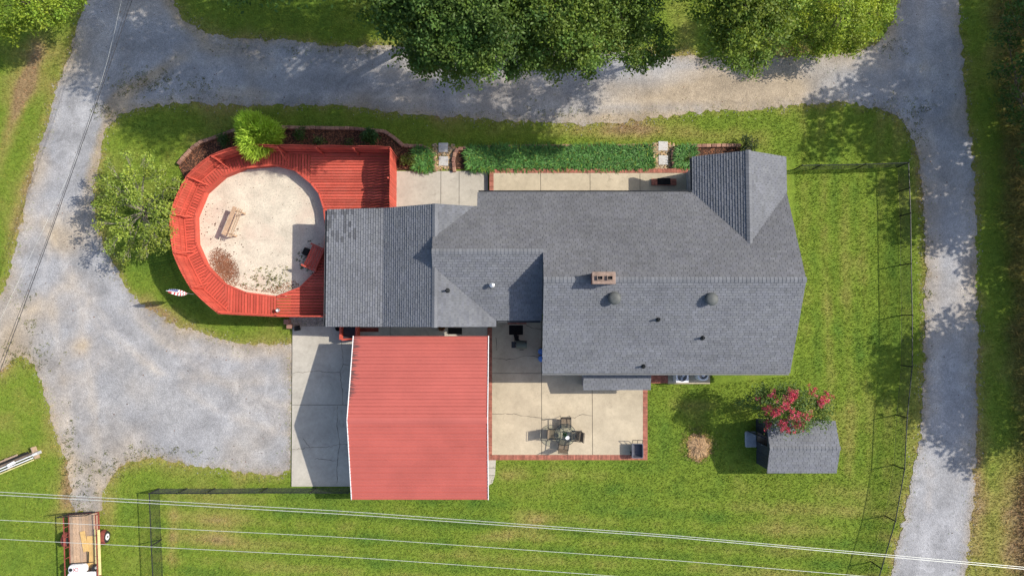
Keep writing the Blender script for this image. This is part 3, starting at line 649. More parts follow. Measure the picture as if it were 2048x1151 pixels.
def door(c, w, h, axis, face, mat='red_trim'):
    cx, cy, cz = c
    def bx(w_, h_, t, dx=0, dz=0, off=0):
        return box((cx + dx, cy + face * off, cz + dz), (w_, t, h_)) if axis == 'x' else box((cx + face * off, cy + dx, cz + dz), (t, w_, h_))
    dr = obj('door', bx(w, h, .05, 0, 0, .02), mat, house); obj('door_frame', J(bx(.1, h + .1, .07, -w / 2 - .05, .05, .02), bx(.1, h + .1, .07, w / 2 + .05, .05, .02), bx(w, .1, .07, 0, h / 2 + .05, .02)), 'white_paint', dr)
    obj('handle', bx(.04, .14, .06, w / 2 - .1, -.02, .07), 'galvanised', dr)
yw_s, yw_n = Ys + .45, Yn - .45
for x in (3.2, 6.0, 13.2): window((x, yw_n, 1.75), 1.1, 1.3, 'x', 1)
for x in (12.4, 14.0): window((x, yw_s, 1.8), .9, 1.1, 'x', -1)
window((12.5, Yt - .3, 1.6), 1.5, 1.4, 'x', 1); window((Xe - .35, 0.2, 1.6), 1.2, 1.3, 'y', 1); window((Xe - .36, 8.0, 1.6), 1.0, 1.3, 'y', 1)
door((PX(1328,380), yw_n, HN + 1.05), .95, 2.03, 'x', 1); door((PX(1034,640), Ywe + .35, 1.2), .95, 2.03, 'x', -1); door((PX(910,655), Ysg + .3, 1.1), .95, 2.03, 'x', -1, 'white_paint'); door((3.0, yw_s, 1.15), .9, 2.03, 'x', -1, 'white_paint')
# chimney
c0 = P(1208.5, 555, 6.1); ch = obj('chimney', bbox(c0.x - .52, c0.x + .52, c0.y - .25, c0.y + .25, 4.6, 5.85), 'mortar', house)
pr, cc = [], []
for lv in range(13):
    z = 4.92 + lv * .075
    for side in range(4):
        horiz = side % 2 == 0; L = 1.09 if horiz else .55; n = 5 if horiz else 2
        for i in range(n + 1):
            a = -L / 2 + (i + (0 if lv % 2 else .5) - .5) * L / n; b0, b1 = max(-L / 2, a + .006), min(L / 2, a + L / n - .006)
            if b1 - b0 < .03: continue
            m = (b0 + b1) / 2; s = 1 if side < 2 else -1
            bxx = box((c0.x + m, c0.y + s * .262, z), (b1 - b0, .03, .064)) if horiz else box((c0.x + s * .532, c0.y + m, z), (.03, b1 - b0, .064))
            pr.append(bxx); k = random.uniform(.7, 1.25); cc += [(k, k, k)] * 8
bo = obj('chimney_bricks', J(*pr), 'brick', ch, col=np.array(cc)); bo['kind'] = 'stuff'
obj('chimney_crown', bevbox((c0.x, c0.y, 5.89), (1.18, .62, .08), .02), 'mortar', ch)
for dx in (-.20, .30):
    obj('flue', J(bbox(c0.x + dx - .15, c0.x + dx - .12, c0.y - .11, c0.y + .11, 5.9, 6.05), bbox(c0.x + dx + .12, c0.x + dx + .15, c0.y - .11, c0.y + .11, 5.9, 6.05), bbox(c0.x + dx - .12, c0.x + dx + .12, c0.y - .11, c0.y - .08, 5.9, 6.05), bbox(c0.x + dx - .12, c0.x + dx + .12, c0.y + .08, c0.y + .11, 5.9, 6.05)), 'mortar', ch)
    obj('flue_opening', bbox(c0.x + dx - .12, c0.x + dx + .12, c0.y - .08, c0.y + .08, 5.9, 5.97), 'dark_interior', ch)
mainS = lambda y: ZE + SM * (y - Ys)
def roof_z(p):
    if p.x > Xw: return mainS(p.y)
    return min(ZW - SM * (Yw - p.y), 9)
for (u, v) in ((1229.5, 596), (1424.5, 597.5)):
    p = P(u, v, 5.1); z = mainS(p.y)
    vt = obj('attic_vent', lathe((p.x, p.y, z), [(.17, -.1), (.17, .16), (.24, .17), (.32, .20), (.335, .25), (.30, .31), (.19, .36), (.02, .375)], 24), 'vent_metal', house, smooth=True)
    obj('flashing', lathe((p.x, p.y, z), [(.26, -.04), (.22, .06), (.175, .12)], 20), 'galvanised', vt)
for (u, v, zf) in ((1318,638,0),(1407,675,0),(1288.5,732,0)):
    p = P(u, v, 4.0); z = mainS(p.y); p = P(u, v, z + .2); z = mainS(p.y)
    pv = obj('plumbing_vent', lathe((p.x, p.y, z - .1), [(.055, 0), (.055, .45), (.035, .45), (.035, .40)], 10), 'black_metal', house, smooth=False)
    obj('boot', J(lathe((p.x, p.y, z), [(.14, -.02), (.11, .06), (.062, .13)], 12)), 'black_metal', pv)
p = P(895,581,3.7); z = ZG - SG * (p.x - Xg); pv = obj('plumbing_vent', lathe((p.x, p.y, z - .1), [(.055, 0), (.055, .45), (.035, .45)], 10), 'black_metal', house); obj('boot', lathe((p.x, p.y, z), [(.15, -.02), (.11, .06), (.06, .13)], 12), 'black_metal', pv)
p = P(984,570,3.9); z = ZW - SM * (Yw - p.y); pv = obj('plumbing_vent', J(lathe((p.x, p.y, z - .1), [(.06, 0), (.06, .35), (.13, .36), (.13, .42), (.02, .47)], 12)), 'galvanised', house); obj('boot', lathe((p.x, p.y, z), [(.17, -.02), (.12, .05), (.065, .10)], 12), 'grey_metal', pv)
p = P(984,648,3.0); 
# low lean-to against the rear wall
LT = thing('lean_to', 'low grey shingled lean-to under the rear eave beside the brick landing', 'lean-to', (*P2(1232,760), 0))
zl, zh = 1.62, 2.05; xa, xb = PX(1166,778,zl), PX(1301,778,zl); yl, yh = PY(0,779,zl), yw_s
roof_slope([(xa, yl, zl), (xb, yl, zl), (xb, yh, zh), (xa, yh, zh)], EX, th=.07, parent=LT)
obj('side_wall', gable_x(xa + .1, xa + .16, [(yl + .12, HP), (yh - .02, HP), (yh - .02, zh - .1), (yl + .12, zl - .02)]), 'siding', LT); obj('side_wall', gable_x(xb - .16, xb - .1, [(yl + .12, HP), (yh - .02, HP), (yh - .02, zh - .1), (yl + .12, zl - .02)]), 'siding', LT)
obj('front_wall', bbox(xa + .161, xb - .161, yl + .12, yl + .18, HP, zl - .05), 'siding', LT)
obj('hatch_door', bbox(xa + 1.2, xa + 2.1, yl + .09, yl + .118, HP + .02, zl - .1), 'white_paint', LT)

# ================================================================ CARPORT
ZCE, ZCR = 2.22, 3.45
xa, xb = PX(707.5,672,ZCE), PX(976.5,672,ZCE); yn_, ys_ = PY(0,671.5,ZCE), PY(0,998,ZCE); yr_ = PY(0,840,ZCR)
CP = thing('carport', 'red ribbed metal gable carport with white trimmed ends', 'carport', ((xa + xb) / 2, (yn_ + ys_) / 2, 0))
def carport_slope(y0, z0, y1, z1, npan=6):
    a = Vector((0, y0, z0)); b = Vector((0, y1, z1)); dv = (b - a); L = dv.length; dv /= L; nrm = Vector((0, -dv.z, dv.y)); nrm = nrm if nrm.z > 0 else -nrm
    prof = []; pw = L / npan
    for i in range(npan):
        V, F = [], []; pts = []
        s0 = i * pw
        ribs = 4
        for r in range(ribs):
            rb = s0 + r * pw / ribs
            hh_ = (.042 if r % 2 == 0 else .026) * (1.5 if y0 < y1 else 1); pts += [(rb + .0, 0), (rb + .026, hh_), (rb + .040, hh_), (rb + .066, 0), (rb + .10, .0), (rb + .112, .006), (rb + .132, .006), (rb + .144, 0)]
        pts.append((s0 + pw, 0)); lap = .0035 * (i % 2)
        for (s, hgt) in pts:
            p = a + dv * s + nrm * (hgt + lap)
            V += [(xa, p.y, p.z), (xb, p.y, p.z)]
        F = [(2 * j, 2 * j + 1, 2 * j + 3, 2 * j + 2) for j in range(len(pts) - 1)]
        obj('roof_panel', (V, F), 'red_metal', CP)
    mid = (a + b) / 2; ang = math.atan2(dv.z, dv.y)
    obj('roof_underside', box(((xa + xb) / 2, mid.y - nrm.y * .02, mid.z - nrm.z * .02), (xb - xa - .06, L, .012), 0, ang), 'grey_metal', CP)
    for x in (xa - .02, xb + .02): obj('gable_trim', box((x, mid.y + nrm.y * .0, mid.z + nrm.z * -.01), (.04, L, .11), 0, ang), 'white_paint', CP)
carport_slope(yn_, ZCE, yr_, ZCR); carport_slope(ys_, ZCE, yr_, ZCR)
obj('ridge_flashing', J(box(((xa + xb) / 2, yr_ - .07, ZCR + .022), (xb - xa, .16, .006), 0, .26), box(((xa + xb) / 2, yr_ + .07, ZCR + .022), (xb - xa, .16, .006), 0, -.26)), 'red_metal', CP)
for y in (yn_ - .12, ys_ + .12):
    for k in range(6):
        x = xa + .15 + k * (xb - xa - .3) / 5; obj('post', bbox(x - .035, x + .035, y - .035, y + .035, 0.0, ZCE - .02), 'white_paint', CP)
    obj('eave_beam', bbox(xa + .05, xb - .05, y - .03, y + .03, ZCE - .10, ZCE - .03), 'white_paint', CP)
tri = [(ys_ + .1, ZCE - .05), (yn_ - .1, ZCE - .05), (yr_, ZCR - .07)]
for x in (xa + .06,): obj('gable_sheet', gable_x(x, x + .012, tri), 'red_trim', CP)
for x in (xb - .07,): obj('gable_sheet', gable_x(x, x + .012, tri), 'red_trim', CP)
# ================================================================ RED DECK ROUND THE SAND CIRCLE
HDK = 0.62; HFT = 2.28
INN = [(548,329.5),(488,335),(446,352),(410,384),(390,432),(392,486),(412,531),(446,566),(492,585),(553,593),(600,575),(630,545),(648,505),(652,460),(648,417),(638,386),(622,366),(590,340)]
inn = [P2(u, v, HDK) for u, v in INN]
deck = thing('deck', 'red painted timber deck ringing the sand circle', 'deck', (*P2(521, 462), 0))
obj('sand', prism([P2(u, v, .0) for u, v in [(548,326),(486,332),(444,349),(407,382),(387,431),(389,487),(409,534),(443,570),(490,590),(556,598),(606,580),(640,550),(664,505),(666,460),(662,415),(650,384),(632,360),(598,336)]], -.02, .03), 'sand', kind='structure')
def boards(poly, ang, pitch=0.168, gap=0.030, z1=HDK, th=.035, off=0.0):
    d = (math.cos(ang), math.sin(ang)); n = (-d[1], d[0]); ds = [p[0] * n[0] + p[1] * n[1] for p in poly]; s = min(ds) + off
    while s < max(ds):
        q = clip_half(clip_half(poly, -n[0], -n[1], -(s + gap / 2)), n[0], n[1], s + pitch - gap / 2)
        if len(q) > 2 and abs(area2(q)) > .004:
            zj = random.uniform(-.004, .004); obj('deck_board', prism(q, z1 - th + zj, z1 + zj), 'red_wood', deck)
        s += pitch
FT = [(780,293),(705,291),(630,290),(553,289),(482,289),(420,309),(371,351),(338,427),(344,506),(379,576),(435,627),(552,633),(650,633)]
ft = [P2(u, v, HFT) for u, v in FT]
def inset(p, q, c, k=.06):
    return (p[0] + (c[0] - p[0]) * k * .1, p[1] + (c[1] - p[1]) * k * .1)
I = lambda k: inn[k]
xs_split = PX(620, 350, HDK); x2 = PX(553, 600, HDK)
# ring segments, boards laid across the ring
f = ft
def seg(outer, inner, ang=None):
    if ang is None:
        dx, dy = outer[1][0] - outer[0][0], outer[1][1] - outer[0][1]; ang = math.atan2(dx, -dy)
    boards(list(outer) + list(inner)[::-1], ang)
yN = f[3][1]
seg([(xs_split, f[2][1] - .05), f[4]], [(xs_split, P2(620, 366, HDK)[1]), I(17), I(0), I(1)], math.pi / 2)
seg([f[4], f[5]], [I(1), I(2)]); seg([f[5], f[6]], [I(2), I(3)]); seg([f[6], f[7]], [I(3), I(4)]); seg([f[7], f[8]], [I(4), I(5)]); seg([f[8], f[9]], [I(5), I(6)]); seg([f[9], f[10]], [I(6), I(7)])
seg([f[10], (x2, f[11][1])], [I(7), I(8), I(9)], math.pi / 2)
xh = Xk + .15
boards([(xs_split + .01, f[2][1] - .05), (f[0][0] - .02, f[0][1] - .05), (f[0][0] - .02, Yng - 1.0), (PX(655, 417, HDK), Yng - 1.0), I(14), I(15), I(16), (xs_split + .01, P2(620, 366, HDK)[1])], 0.0)
boards([(x2 + .01, f[11][1] + .02), (Xk + .15, f[12][1] + .02), (Xk + .15, P2(0, 505, HDK)[1]), I(12), I(11), I(10), (x2 + .01, I(9)[1])], 0.0)
boards([(PX(656, 450, HDK), P2(0, 505, HDK)[1] + .01), (Xk + .15, P2(0, 505, HDK)[1] + .01), (Xk + .15, Yng - 1.02), (PX(656, 450, HDK), Yng - 1.02)], 0.0)
for a, b in zip(inn, inn[1:] + inn[:1]):     # inner skirt and rim board
    L = math.dist(a, b); rz = math.atan2(b[1] - a[1], b[0] - a[0]); c = ((a[0] + b[0]) / 2, (a[1] + b[1]) / 2); nx_, ny_ = -math.sin(rz), math.cos(rz)
    obj('skirt_board', box((c[0] - nx_ * .03, c[1] - ny_ * .03, HDK / 2 - .03), (L + .02, .03, HDK - .06), rz), 'red_wood', deck)
    obj('rim_board', box((c[0] + nx_ * .0, c[1] + ny_ * .0, HDK + .012), (L + .03, .09, .03), rz), 'red_wood', deck)
# picket fence on the outer edge
fence = thing('deck_fence', 'red privacy picket fence with arched panels along the outside of the deck', 'fence', (*ft[7], 0))
PK = mkmesh('picket', *bevbox((0, 0, .5), (.134, .022, 1.0), .004), 'red_wood'); PST = mkmesh('post', *bevbox((0, 0, .5), (.10, .10, 1.0), .01), 'red_wood')
path = [(ft[0][0], PY(780, 417, HFT))] + ft
for i, (a, b) in enumerate(zip(path, path[1:])):
    a = Vector(a); b = Vector(b); L = (b - a).length; d = (b - a) / L; rz = math.atan2(d.y, d.x); npan = max(1, round(L / 2.3)); nrm = Vector((-d.y, d.x))
    inside = nrm if nrm.dot(Vector(P2(521, 462)) - a) > 0 else -nrm
    low = .0 if i < 11 else .0
    for k in range(npan):
        pa, pb = a + d * (L * k / npan), a + d * (L * (k + 1) / npan); l = (pb - pa).length; n = int(l / .146)
        for j in range(n):
            t = (j + .5) / n; q = pa + (pb - pa) * t; z = HFT - .10 + .16 * math.sin(math.pi * t) + random.uniform(-.006, .006) - low
            inst('picket', PK, fence, (q.x + random.gauss(0, .002), q.y, .03), rz + random.gauss(0, .012), (l / n / .146 * 1.0, 1, z - .03))
        for zz in (.45, 1.2, HFT - .25):
            m = (pa + pb) / 2 + inside * .045; obj('rail', box((m.x, m.y, zz), (l, .045, .09), rz), 'red_wood', fence)
        q = pa + inside * .11; inst('post', PST, fence, (q.x, q.y, .0), rz, (1, 1, HFT - .06))
        m = (pa + pb) / 2 + inside * .075; obj('cap_rail', box((m.x, m.y, HDK + .05), (l - .1, .07, .04), rz), 'red_wood', fence)
        if 4 <= i <= 10:   # slanting brace at every post
            e0 = pa + inside * .12; e1 = pa + inside * .55
            dd = Vector((e1.x - e0.x, e1.y - e0.y, HDK + .02 - (HFT - .35))); obj('brace', tube([(e0.x, e0.y, HFT - .35), (e1.x, e1.y, HDK + .02)], .035, 4), 'red_wood', fence)
q = path[-1]; inst('post', PST, fence, (q[0], q[1] + .1, 0), 0, (1, 1, HFT - .06))
# timber bench on the sand
bn = P(468, 445, .45); rz = math.radians(69)
bench = thing('wooden_bench', 'bare timber bench with one wide plank and narrow slats on the sand', 'bench', (bn.x, bn.y, .03))
R_ = lambda dx, dy: (bn.x + dx * math.cos(rz) - dy * math.sin(rz), bn.y + dx * math.sin(rz) + dy * math.cos(rz))
for dy, w in ((.22, .25), (.00, .055), (-.11, .055), (-.22, .055)):
    x, y = R_(0, dy); obj('plank' if w > .1 else 'slat', bevbox((x, y, .62 - (.03 if w < .1 else 0)), (1.75, w, .035), .005, rz), 'bare_wood', bench)
for dx in (-.7, .7):
    for dy in (-.24, .26):
        x, y = R_(dx, dy); obj('leg', bbox(x - .04, x + .04, y - .04, y + .04, .03, .57), 'bare_wood', bench)
    x, y = R_(dx, .0); obj('cross_bar', box((x, y, .545), (.07, .6, .05), rz), 'bare_wood', bench)
# red swing seat at the porch edge
sw = P(629, 515, .8); rz = math.radians(66); SWG = thing('garden_bench', 'red slatted garden bench at an angle under the porch edge', 'bench', (sw.x, sw.y, .03))
R_ = lambda dx, dy: (sw.x + dx * math.cos(rz) - dy * math.sin(rz), sw.y + dx * math.sin(rz) + dy * math.cos(rz))
for k in range(5): x, y = R_(0, .34 - k * .15); obj('seat_slat', bevbox((x, y, .80), (1.2, .13, .03), .005, rz), 'red_wood', SWG)
for k in range(5):
    x, y = R_(0, -.36 - k * .035); obj('back_slat', box((x, y, .90 + k * .12), (1.2, .025, .11), rz, .25), 'red_wood', SWG)
for s in (-1, 1):
    x, y = R_(s * .66, 0); obj('arm', bevbox((x, y, 1.02), (.10, .95, .035), .005, rz), 'red_wood', SWG)
    for dy in (-.38, .38): x, y = R_(s * .66, dy); obj('leg', box((x, y, .515), (.07, .09, .97), rz), 'red_wood', SWG)
bk = P(612, 503, .3); obj('black_box', bevbox((bk.x, bk.y, .19), (.36, .42, .32), .03, math.radians(-25)), 'mat_black', base=(bk.x, bk.y, 0), label='small dark box beside the red garden bench', cat='box')
cn = P(555, 620, .9); can = thing('metal_pail', 'small galvanised pail standing on the red deck', 'pail', (cn.x, cn.y, HDK)); obj('body', lathe((cn.x, cn.y, HDK), [(.075, 0), (.10, .26), (.088, .26), (.066, .03)], 16), 'galvanised', can, smooth=True); obj('rim', lathe((cn.x, cn.y, HDK), [(.105, .25), (.112, .265), (.105, .28), (.096, .265)], 16, False), 'galvanised', can); obj('contents', lathe((cn.x, cn.y, HDK), [(.09, .20), (.02, .22)], 14), 'white_plastic', can)
# flag on a slanted staff
fa, fb = P(388, 588, 1.3), P(333, 581, 3.35); flag = thing('flag', 'drooping red and white striped flag with blue corner on a slanted white staff', 'flag', tuple(fa))
obj('staff', tube([fa, fb], .014, 8), 'white_paint', flag); obj('finial', lathe(tuple(fb), [(.0, -.03), (.03, 0), (.02, .03), (.0, .05)], 10), 'galvanised', flag, smooth=True)
ax = (fb - fa); ax_n = ax.normalized()
NS = 13
def flag_pt(s, t):      # s along staff 0..1 (from top), t away from the staff: cloth hangs down in folds
    p = fb - ax * (.03 + .66 * s); env = math.sin(math.pi * (.12 + .85 * s)) ** .7
    return (p.x + .03 * math.sin(t * 9), p.y + env * (.17 * math.sin(2 * math.pi * t * .95 + .3) - .03), p.z - .02 - .42 * t * env)
def cloth(s0, s1, t0, t1, ns=3, nt=12):
    V = []; F = []
    for i in range(ns + 1):
        for j in range(nt + 1): V.append(flag_pt(s0 + (s1 - s0) * i / ns, t0 + (t1 - t0) * j / nt))
    for i in range(ns):
        for j in range(nt): a = i * (nt + 1) + j; F.append((a, a + 1, a + nt + 2, a + nt + 1))
    return V, F
for k in range(NS):
    s0, s1 = k / NS, (k + 1) / NS; obj('stripe', cloth(s0, s1, .42 if k < 7 else 0, 1), 'flag_red' if k % 2 == 0 else 'white_paint', flag, smooth=True)
obj('canton', cloth(0, 7 / NS, 0, .42, 6, 6), 'flag_blue', flag, smooth=True)
pr = []
for i in range(5):
    for j in range(4):
        c = Vector(flag_pt((i + .6) * 7 / NS / 5.3, .03 + j * .1)); pr.append(lathe((c.x + .002, c.y - .004, c.z + .004), [(.0, -.012), (.014, 0), (.0, .012)], 5))
obj('stars', J(*pr), 'white_paint', flag)
# brick piers at the deck end
for (u, v, hh, lb) in ((571.5,643,.55,'pink brick pier nearest the deck corner'), (577,652,.35,'pink brick pier beside the driveway corner')):
    c = P(u, v, hh); pr = thing('brick_pier', lb, 'brick pier', (c.x, c.y, 0), 'brick piers by the deck')
    for k in range(int(hh / .1)):
        for j in range(2):
            o = (-.07 if j else .07); obj('brick', bevbox((c.x + (o if k % 2 else 0), c.y + (0 if k % 2 else o), .05 + k * .1), (.135 if k % 2 else .28, .28 if k % 2 else .135, .092), .006), 'edging_block', pr)
c = P(594, 656, .2); obj('pier_shadow_block', J(bevbox((c.x, c.y, .19), (.30, .28, .26), .02, .2)), 'mat_black', base=(c.x, c.y, HD), label='small black block standing in for the brick pier shadow on the driveway corner', cat='block')  # solid black block in place of the brick pier's shadow
# red timber planter frame under the garage eave
pl = thing('timber_planter', 'red timber planter frame with dark inside between garage eave and carport', 'planter', (*P2(696, 664), HD))
c = P(697, 662, .7); w, dd, hh = .92, .95, .68
for s in (-1, 1):
    obj('side_board', bbox(c.x + s * w / 2 - .06, c.x + s * w / 2 + .06, c.y - dd / 2, c.y + dd / 2, HD, HD + hh), 'red_wood', pl); obj('end_board', bbox(c.x - w / 2 + .061, c.x + w / 2 - .061, c.y + s * dd / 2 - .06, c.y + s * dd / 2 + .06, HD, HD + hh - .02), 'red_wood', pl)
obj('inside', bbox(c.x - w / 2 + .062, c.x + w / 2 - .062, c.y - dd / 2 + .062, c.y + dd / 2 - .062, HD, HD + .25), 'dark_wall', pl)
c = P(676, 656, .4); obj('flower_pot', lathe((c.x, c.y, HD), [(.10, 0), (.16, .3), (.17, .34), (.14, .34), (.12, .28)], 14), 'mat_black', base=(c.x, c.y, HD), label='black flower pot at the garage corner', cat='flower pot')
c = P(884, 655, .3); fp = thing('flower_pot', 'terracotta pot with brown plant by the garage door', 'flower pot', (c.x, c.y, HD)); obj('pot', lathe((c.x, c.y, HD), [(.12, 0), (.19, .3), (.20, .34), (.17, .34), (.15, .28)], 14), 'terracotta', fp); obj('soil', lathe((c.x, c.y, HD), [(.16, .29), (.02, .31)], 12), 'mulch', fp)

# ================================================================ PATIO THINGS
# glass table and four sling chairs
tc = P(1130, 868, .72); TB = thing('patio_table', 'round glass topped patio table with thin metal legs', 'table', (tc.x, tc.y, HP))
obj('glass_top', lathe((tc.x, tc.y, HP), [(.60, .700), (.60, .712)], 40), 'glass', TB); obj('rim', tube([(tc.x + .61 * math.cos(a), tc.y + .61 * math.sin(a), HP + .705) for a in np.linspace(0, 2 * math.pi, 41)], .016, 6, False), 'black_metal', TB)
for k in range(4):
    a = math.pi / 4 + k * math.pi / 2; ca, sa = math.cos(a), math.sin(a)
    obj('leg', tube([(tc.x + .52 * ca, tc.y + .52 * sa, HP), (tc.x + .38 * ca, tc.y + .38 * sa, HP + .25), (tc.x + .36 * ca, tc.y + .36 * sa, HP + .5), (tc.x + .5 * ca, tc.y + .5 * sa, HP + .69)], .014, 6), 'black_metal', TB)
obj('stretcher_ring', tube([(tc.x + .37 * math.cos(a), tc.y + .37 * math.sin(a), HP + .3) for a in np.linspace(0, 2 * math.pi, 25)], .01, 5, False), 'black_metal', TB)
pp = thing('potted_plant', 'small potted plant in a teal pot on the glass patio table', 'potted plant', (tc.x, tc.y, HP + .714)); obj('pot', lathe((tc.x, tc.y, HP + .714), [(.06, 0), (.10, .14), (.085, .14), (.07, .05)], 14), 'teal', pp, smooth=True)
wb = (tc.x + .12, tc.y - .16, HP + .714); obj('white_bowl', lathe(wb, [(.05, 0), (.12, .06), (.11, .06), (.04, .015)], 16), 'white_plastic', base=wb, smooth=True, label='small white bowl on the glass patio table', cat='bowl')
def chair_proto():
    t = thing('patio_chair', 'x', 'chair', (0, 0, 0), 'chairs around the patio table')
    obj('seat', J(*[box((0, -.22 + k * .088, .42 + .012 * math.sin(k)), (.50, .082, .014)) for k in range(6)]), 'sling', t)
    obj('backrest', J(*[box((0, .27 + k * .022, .50 + k * .085), (.50, .016, .082), 0, -.26) for k in range(6)]), 'sling', t)
    for s in (-1, 1):
        obj('leg', tube([(s * .27, -.27, 0), (s * .27, -.26, .40), (s * .27, -.24, .60)], .014, 6), 'black_metal', t); obj('leg', tube([(s * .27, .36, 0), (s * .27, .24, .42), (s * .27, .42, 1.02)], .014, 6), 'black_metal', t)
        obj('armrest', bevbox((s * .285, .02, .62), (.05, .56, .025), .008), 'black_metal', t); obj('side_rail', tube([(s * .255, -.27, .42), (s * .255, .25, .42)], .012, 6), 'black_metal', t)
    obj('top_bar', tube([(-.27, .42, 1.02), (.27, .42, 1.02)], .014, 6), 'black_metal', t); obj('stretcher', tube([(-.27, -.265, .2), (.27, -.265, .2)], .01, 6), 'black_metal', t); return t
chs = chair_proto(); first = True
for (u, v, a, lb) in ((1131.5,846,0,'brown sling patio chair on the house side of the glass table'), (1152,871,-96,'brown sling patio chair on the east side of the glass table'), (1127,889,172,'brown sling patio chair on the lawn side of the glass table'), (1108,867,88,'brown sling patio chair on the carport side of the glass table')):
    p = P(u, v, .6); L = (p.x, p.y, HP)
    if first: chs.location = L; chs.rotation_euler = (0, 0, math.radians(a)); chs['label'] = lb; first = False
    else: dup(chs, L, math.radians(a), lb)
# tub cart in the patio corner
c = P(1273, 897, .3); CT = thing('garden_cart', 'dark grey tub cart with a handle frame in the patio corner', 'cart', (c.x, c.y, HP))
def rrect(w, d, r, n=4):
    o = []
    for cx_, cy_, a0 in ((w / 2 - r, d / 2 - r, 0), (-w / 2 + r, d / 2 - r, 90), (-w / 2 + r, -d / 2 + r, 180), (w / 2 - r, -d / 2 + r, 270)):
        for k in range(n + 1): a = math.radians(a0 + 90 * k / n); o.append((cx_ + r * math.cos(a), cy_ + r * math.sin(a)))
    return o
def loft(rings, cap0=True, cap1=True):
    n = len(rings[0]); V = [p for r in rings for p in r]; F = []
    for i in range(len(rings) - 1):
        for k in range(n): F.append((i * n + k, i * n + (k + 1) % n, (i + 1) * n + (k + 1) % n, (i + 1) * n + k))
    if cap0: F.append(tuple(range(n - 1, -1, -1)))
    if cap1: F.append(tuple((len(rings) - 1) * n + k for k in range(n)))
    return V, F
RG = lambda w, d, r, z: [(c.x + x, c.y - .05 + y, HP + z) for x, y in rrect(w, d, r)]
obj('tub', loft([RG(.50, .66, .06, .14), RG(.62, .80, .08, .50), RG(.66, .84, .08, .52), RG(.66, .84, .08, .54), RG(.58, .76, .07, .54), RG(.46, .62, .05, .18)]), 'grey_plastic', CT)
for s in (-1, 0, 1): obj('handle_rod', tube([(c.x + s * .29, c.y + .33, HP + .45), (c.x + s * .29, c.y + .56, HP + .62)], .016, 6), 'black_metal', CT)
obj('handle_bar', tube([(c.x - .30, c.y + .56, HP + .62), (c.x + .30, c.y + .56, HP + .62)], .018, 6), 'black_metal', CT)
for s in (-1, 1):
    w_ = obj('wheel', tube([(c.x + s * .27, c.y - .28, HP + .13), (c.x + s * .33, c.y - .28, HP + .13)], .13, 14), 'rubber', CT); obj('hub', tube([(c.x + s * .33, c.y - .28, HP + .13), (c.x + s * .345, c.y - .28, HP + .13)], .06, 10), 'galvanised', w_)
# grill on the shaded patio
c = P(1043, 689, .9); GRL = thing('grill', 'covered olive grey barrel grill on the shaded patio', 'grill', (c.x, c.y, HP))
obj('lid', tube([(c.x - .30, c.y, HP + .80), (c.x + .30, c.y, HP + .80)], .24, 16), 'olive_cover', GRL); obj('firebox', loft([[(c.x + x, c.y + y, HP + .5) for x, y in rrect(.5, .36, .05)], [(c.x + x, c.y + y, HP + .79) for x, y in rrect(.62, .48, .05)]]), 'black_metal', GRL)
for sx in (-1, 1):
    for sy in (-1, 1): obj('leg', tube([(c.x + sx * .25, c.y + sy * .17, HP), (c.x + sx * .22, c.y + sy * .15, HP + .52)], .018, 6), 'black_metal', GRL)
obj('chimney_stack', tube([(c.x + .22, c.y + .12, HP + .95), (c.x + .22, c.y + .14, HP + 1.25)], .04, 8), 'black_metal', GRL); obj('side_shelf', bevbox((c.x - .45, c.y + .0, HP + .78), (.25, .36, .03), .006), 'black_metal', GRL); obj('handle', tube([(c.x - .12, c.y - .28, HP + .84), (c.x + .12, c.y - .28, HP + .84)], .02, 6), 'black_metal', GRL)
hz = P(1031, 689, .05); obj('garden_hose', tube([(hz.x + (.16 - .004 * k) * math.cos(k * .5), hz.y + (.16 - .004 * k) * math.sin(k * .5), HP + .02 + .004 * (k % 12)) for k in range(30)] + [(hz.x + .1, hz.y + .25, HP + .02), (hz.x + .2, hz.y + .5, HP + .02)], .013, 6), 'rubber', base=(hz.x, hz.y, HP), label='coiled dark hose on the patio beside the grill', cat='hose')
bg = P(1033, 675, .5); BG = thing('folded_chair', 'folded black chair between the doormat and the grill', 'chair', (bg.x, bg.y, HP)); obj('seat', bevbox((bg.x, bg.y, HP + .42), (.22, .42, .04), .01, .35), 'mat_black', BG); obj('backrest', box((bg.x + .1, bg.y - .18, HP + .6), (.24, .04, .36), .35), 'mat_black', BG)
for s in (-1, 1): obj('leg', tube([(bg.x + s * .09, bg.y - .2, HP), (bg.x + s * .09, bg.y + .2, HP + .42)], .014, 6), 'black_metal', BG); obj('leg', tube([(bg.x + s * .11, bg.y + .2, HP), (bg.x + s * .11, bg.y - .2, HP + .42)], .014, 6), 'black_metal', BG)
for k, (v, lb, hh) in enumerate(((703,'blue plastic barrel against the house wall, nearer the doormat',.55), (717,'blue plastic barrel against the house wall, nearer the patio table',.75))):
    c = P(1083, v, hh); c.x = min(c.x, Xw + .06); B = thing('blue_barrel', lb, 'barrel', (c.x, c.y, HP), 'blue barrels by the house wall')
    obj('body', lathe((c.x, c.y, HP), [(.15, 0), (.18, .08), (.18, hh - .08), (.15, hh)], 18), 'blue_plastic', B, smooth=True); obj('lid', lathe((c.x, c.y, HP + hh), [(.16, -.01), (.16, .02), (.05, .03)], 18), 'blue_plastic', B)
lb_ = P(1328, 376, HN + .45); SBN = thing('storage_bench', 'long grey storage bench against the wall on the front porch', 'bench', (lb_.x, lb_.y, HN))
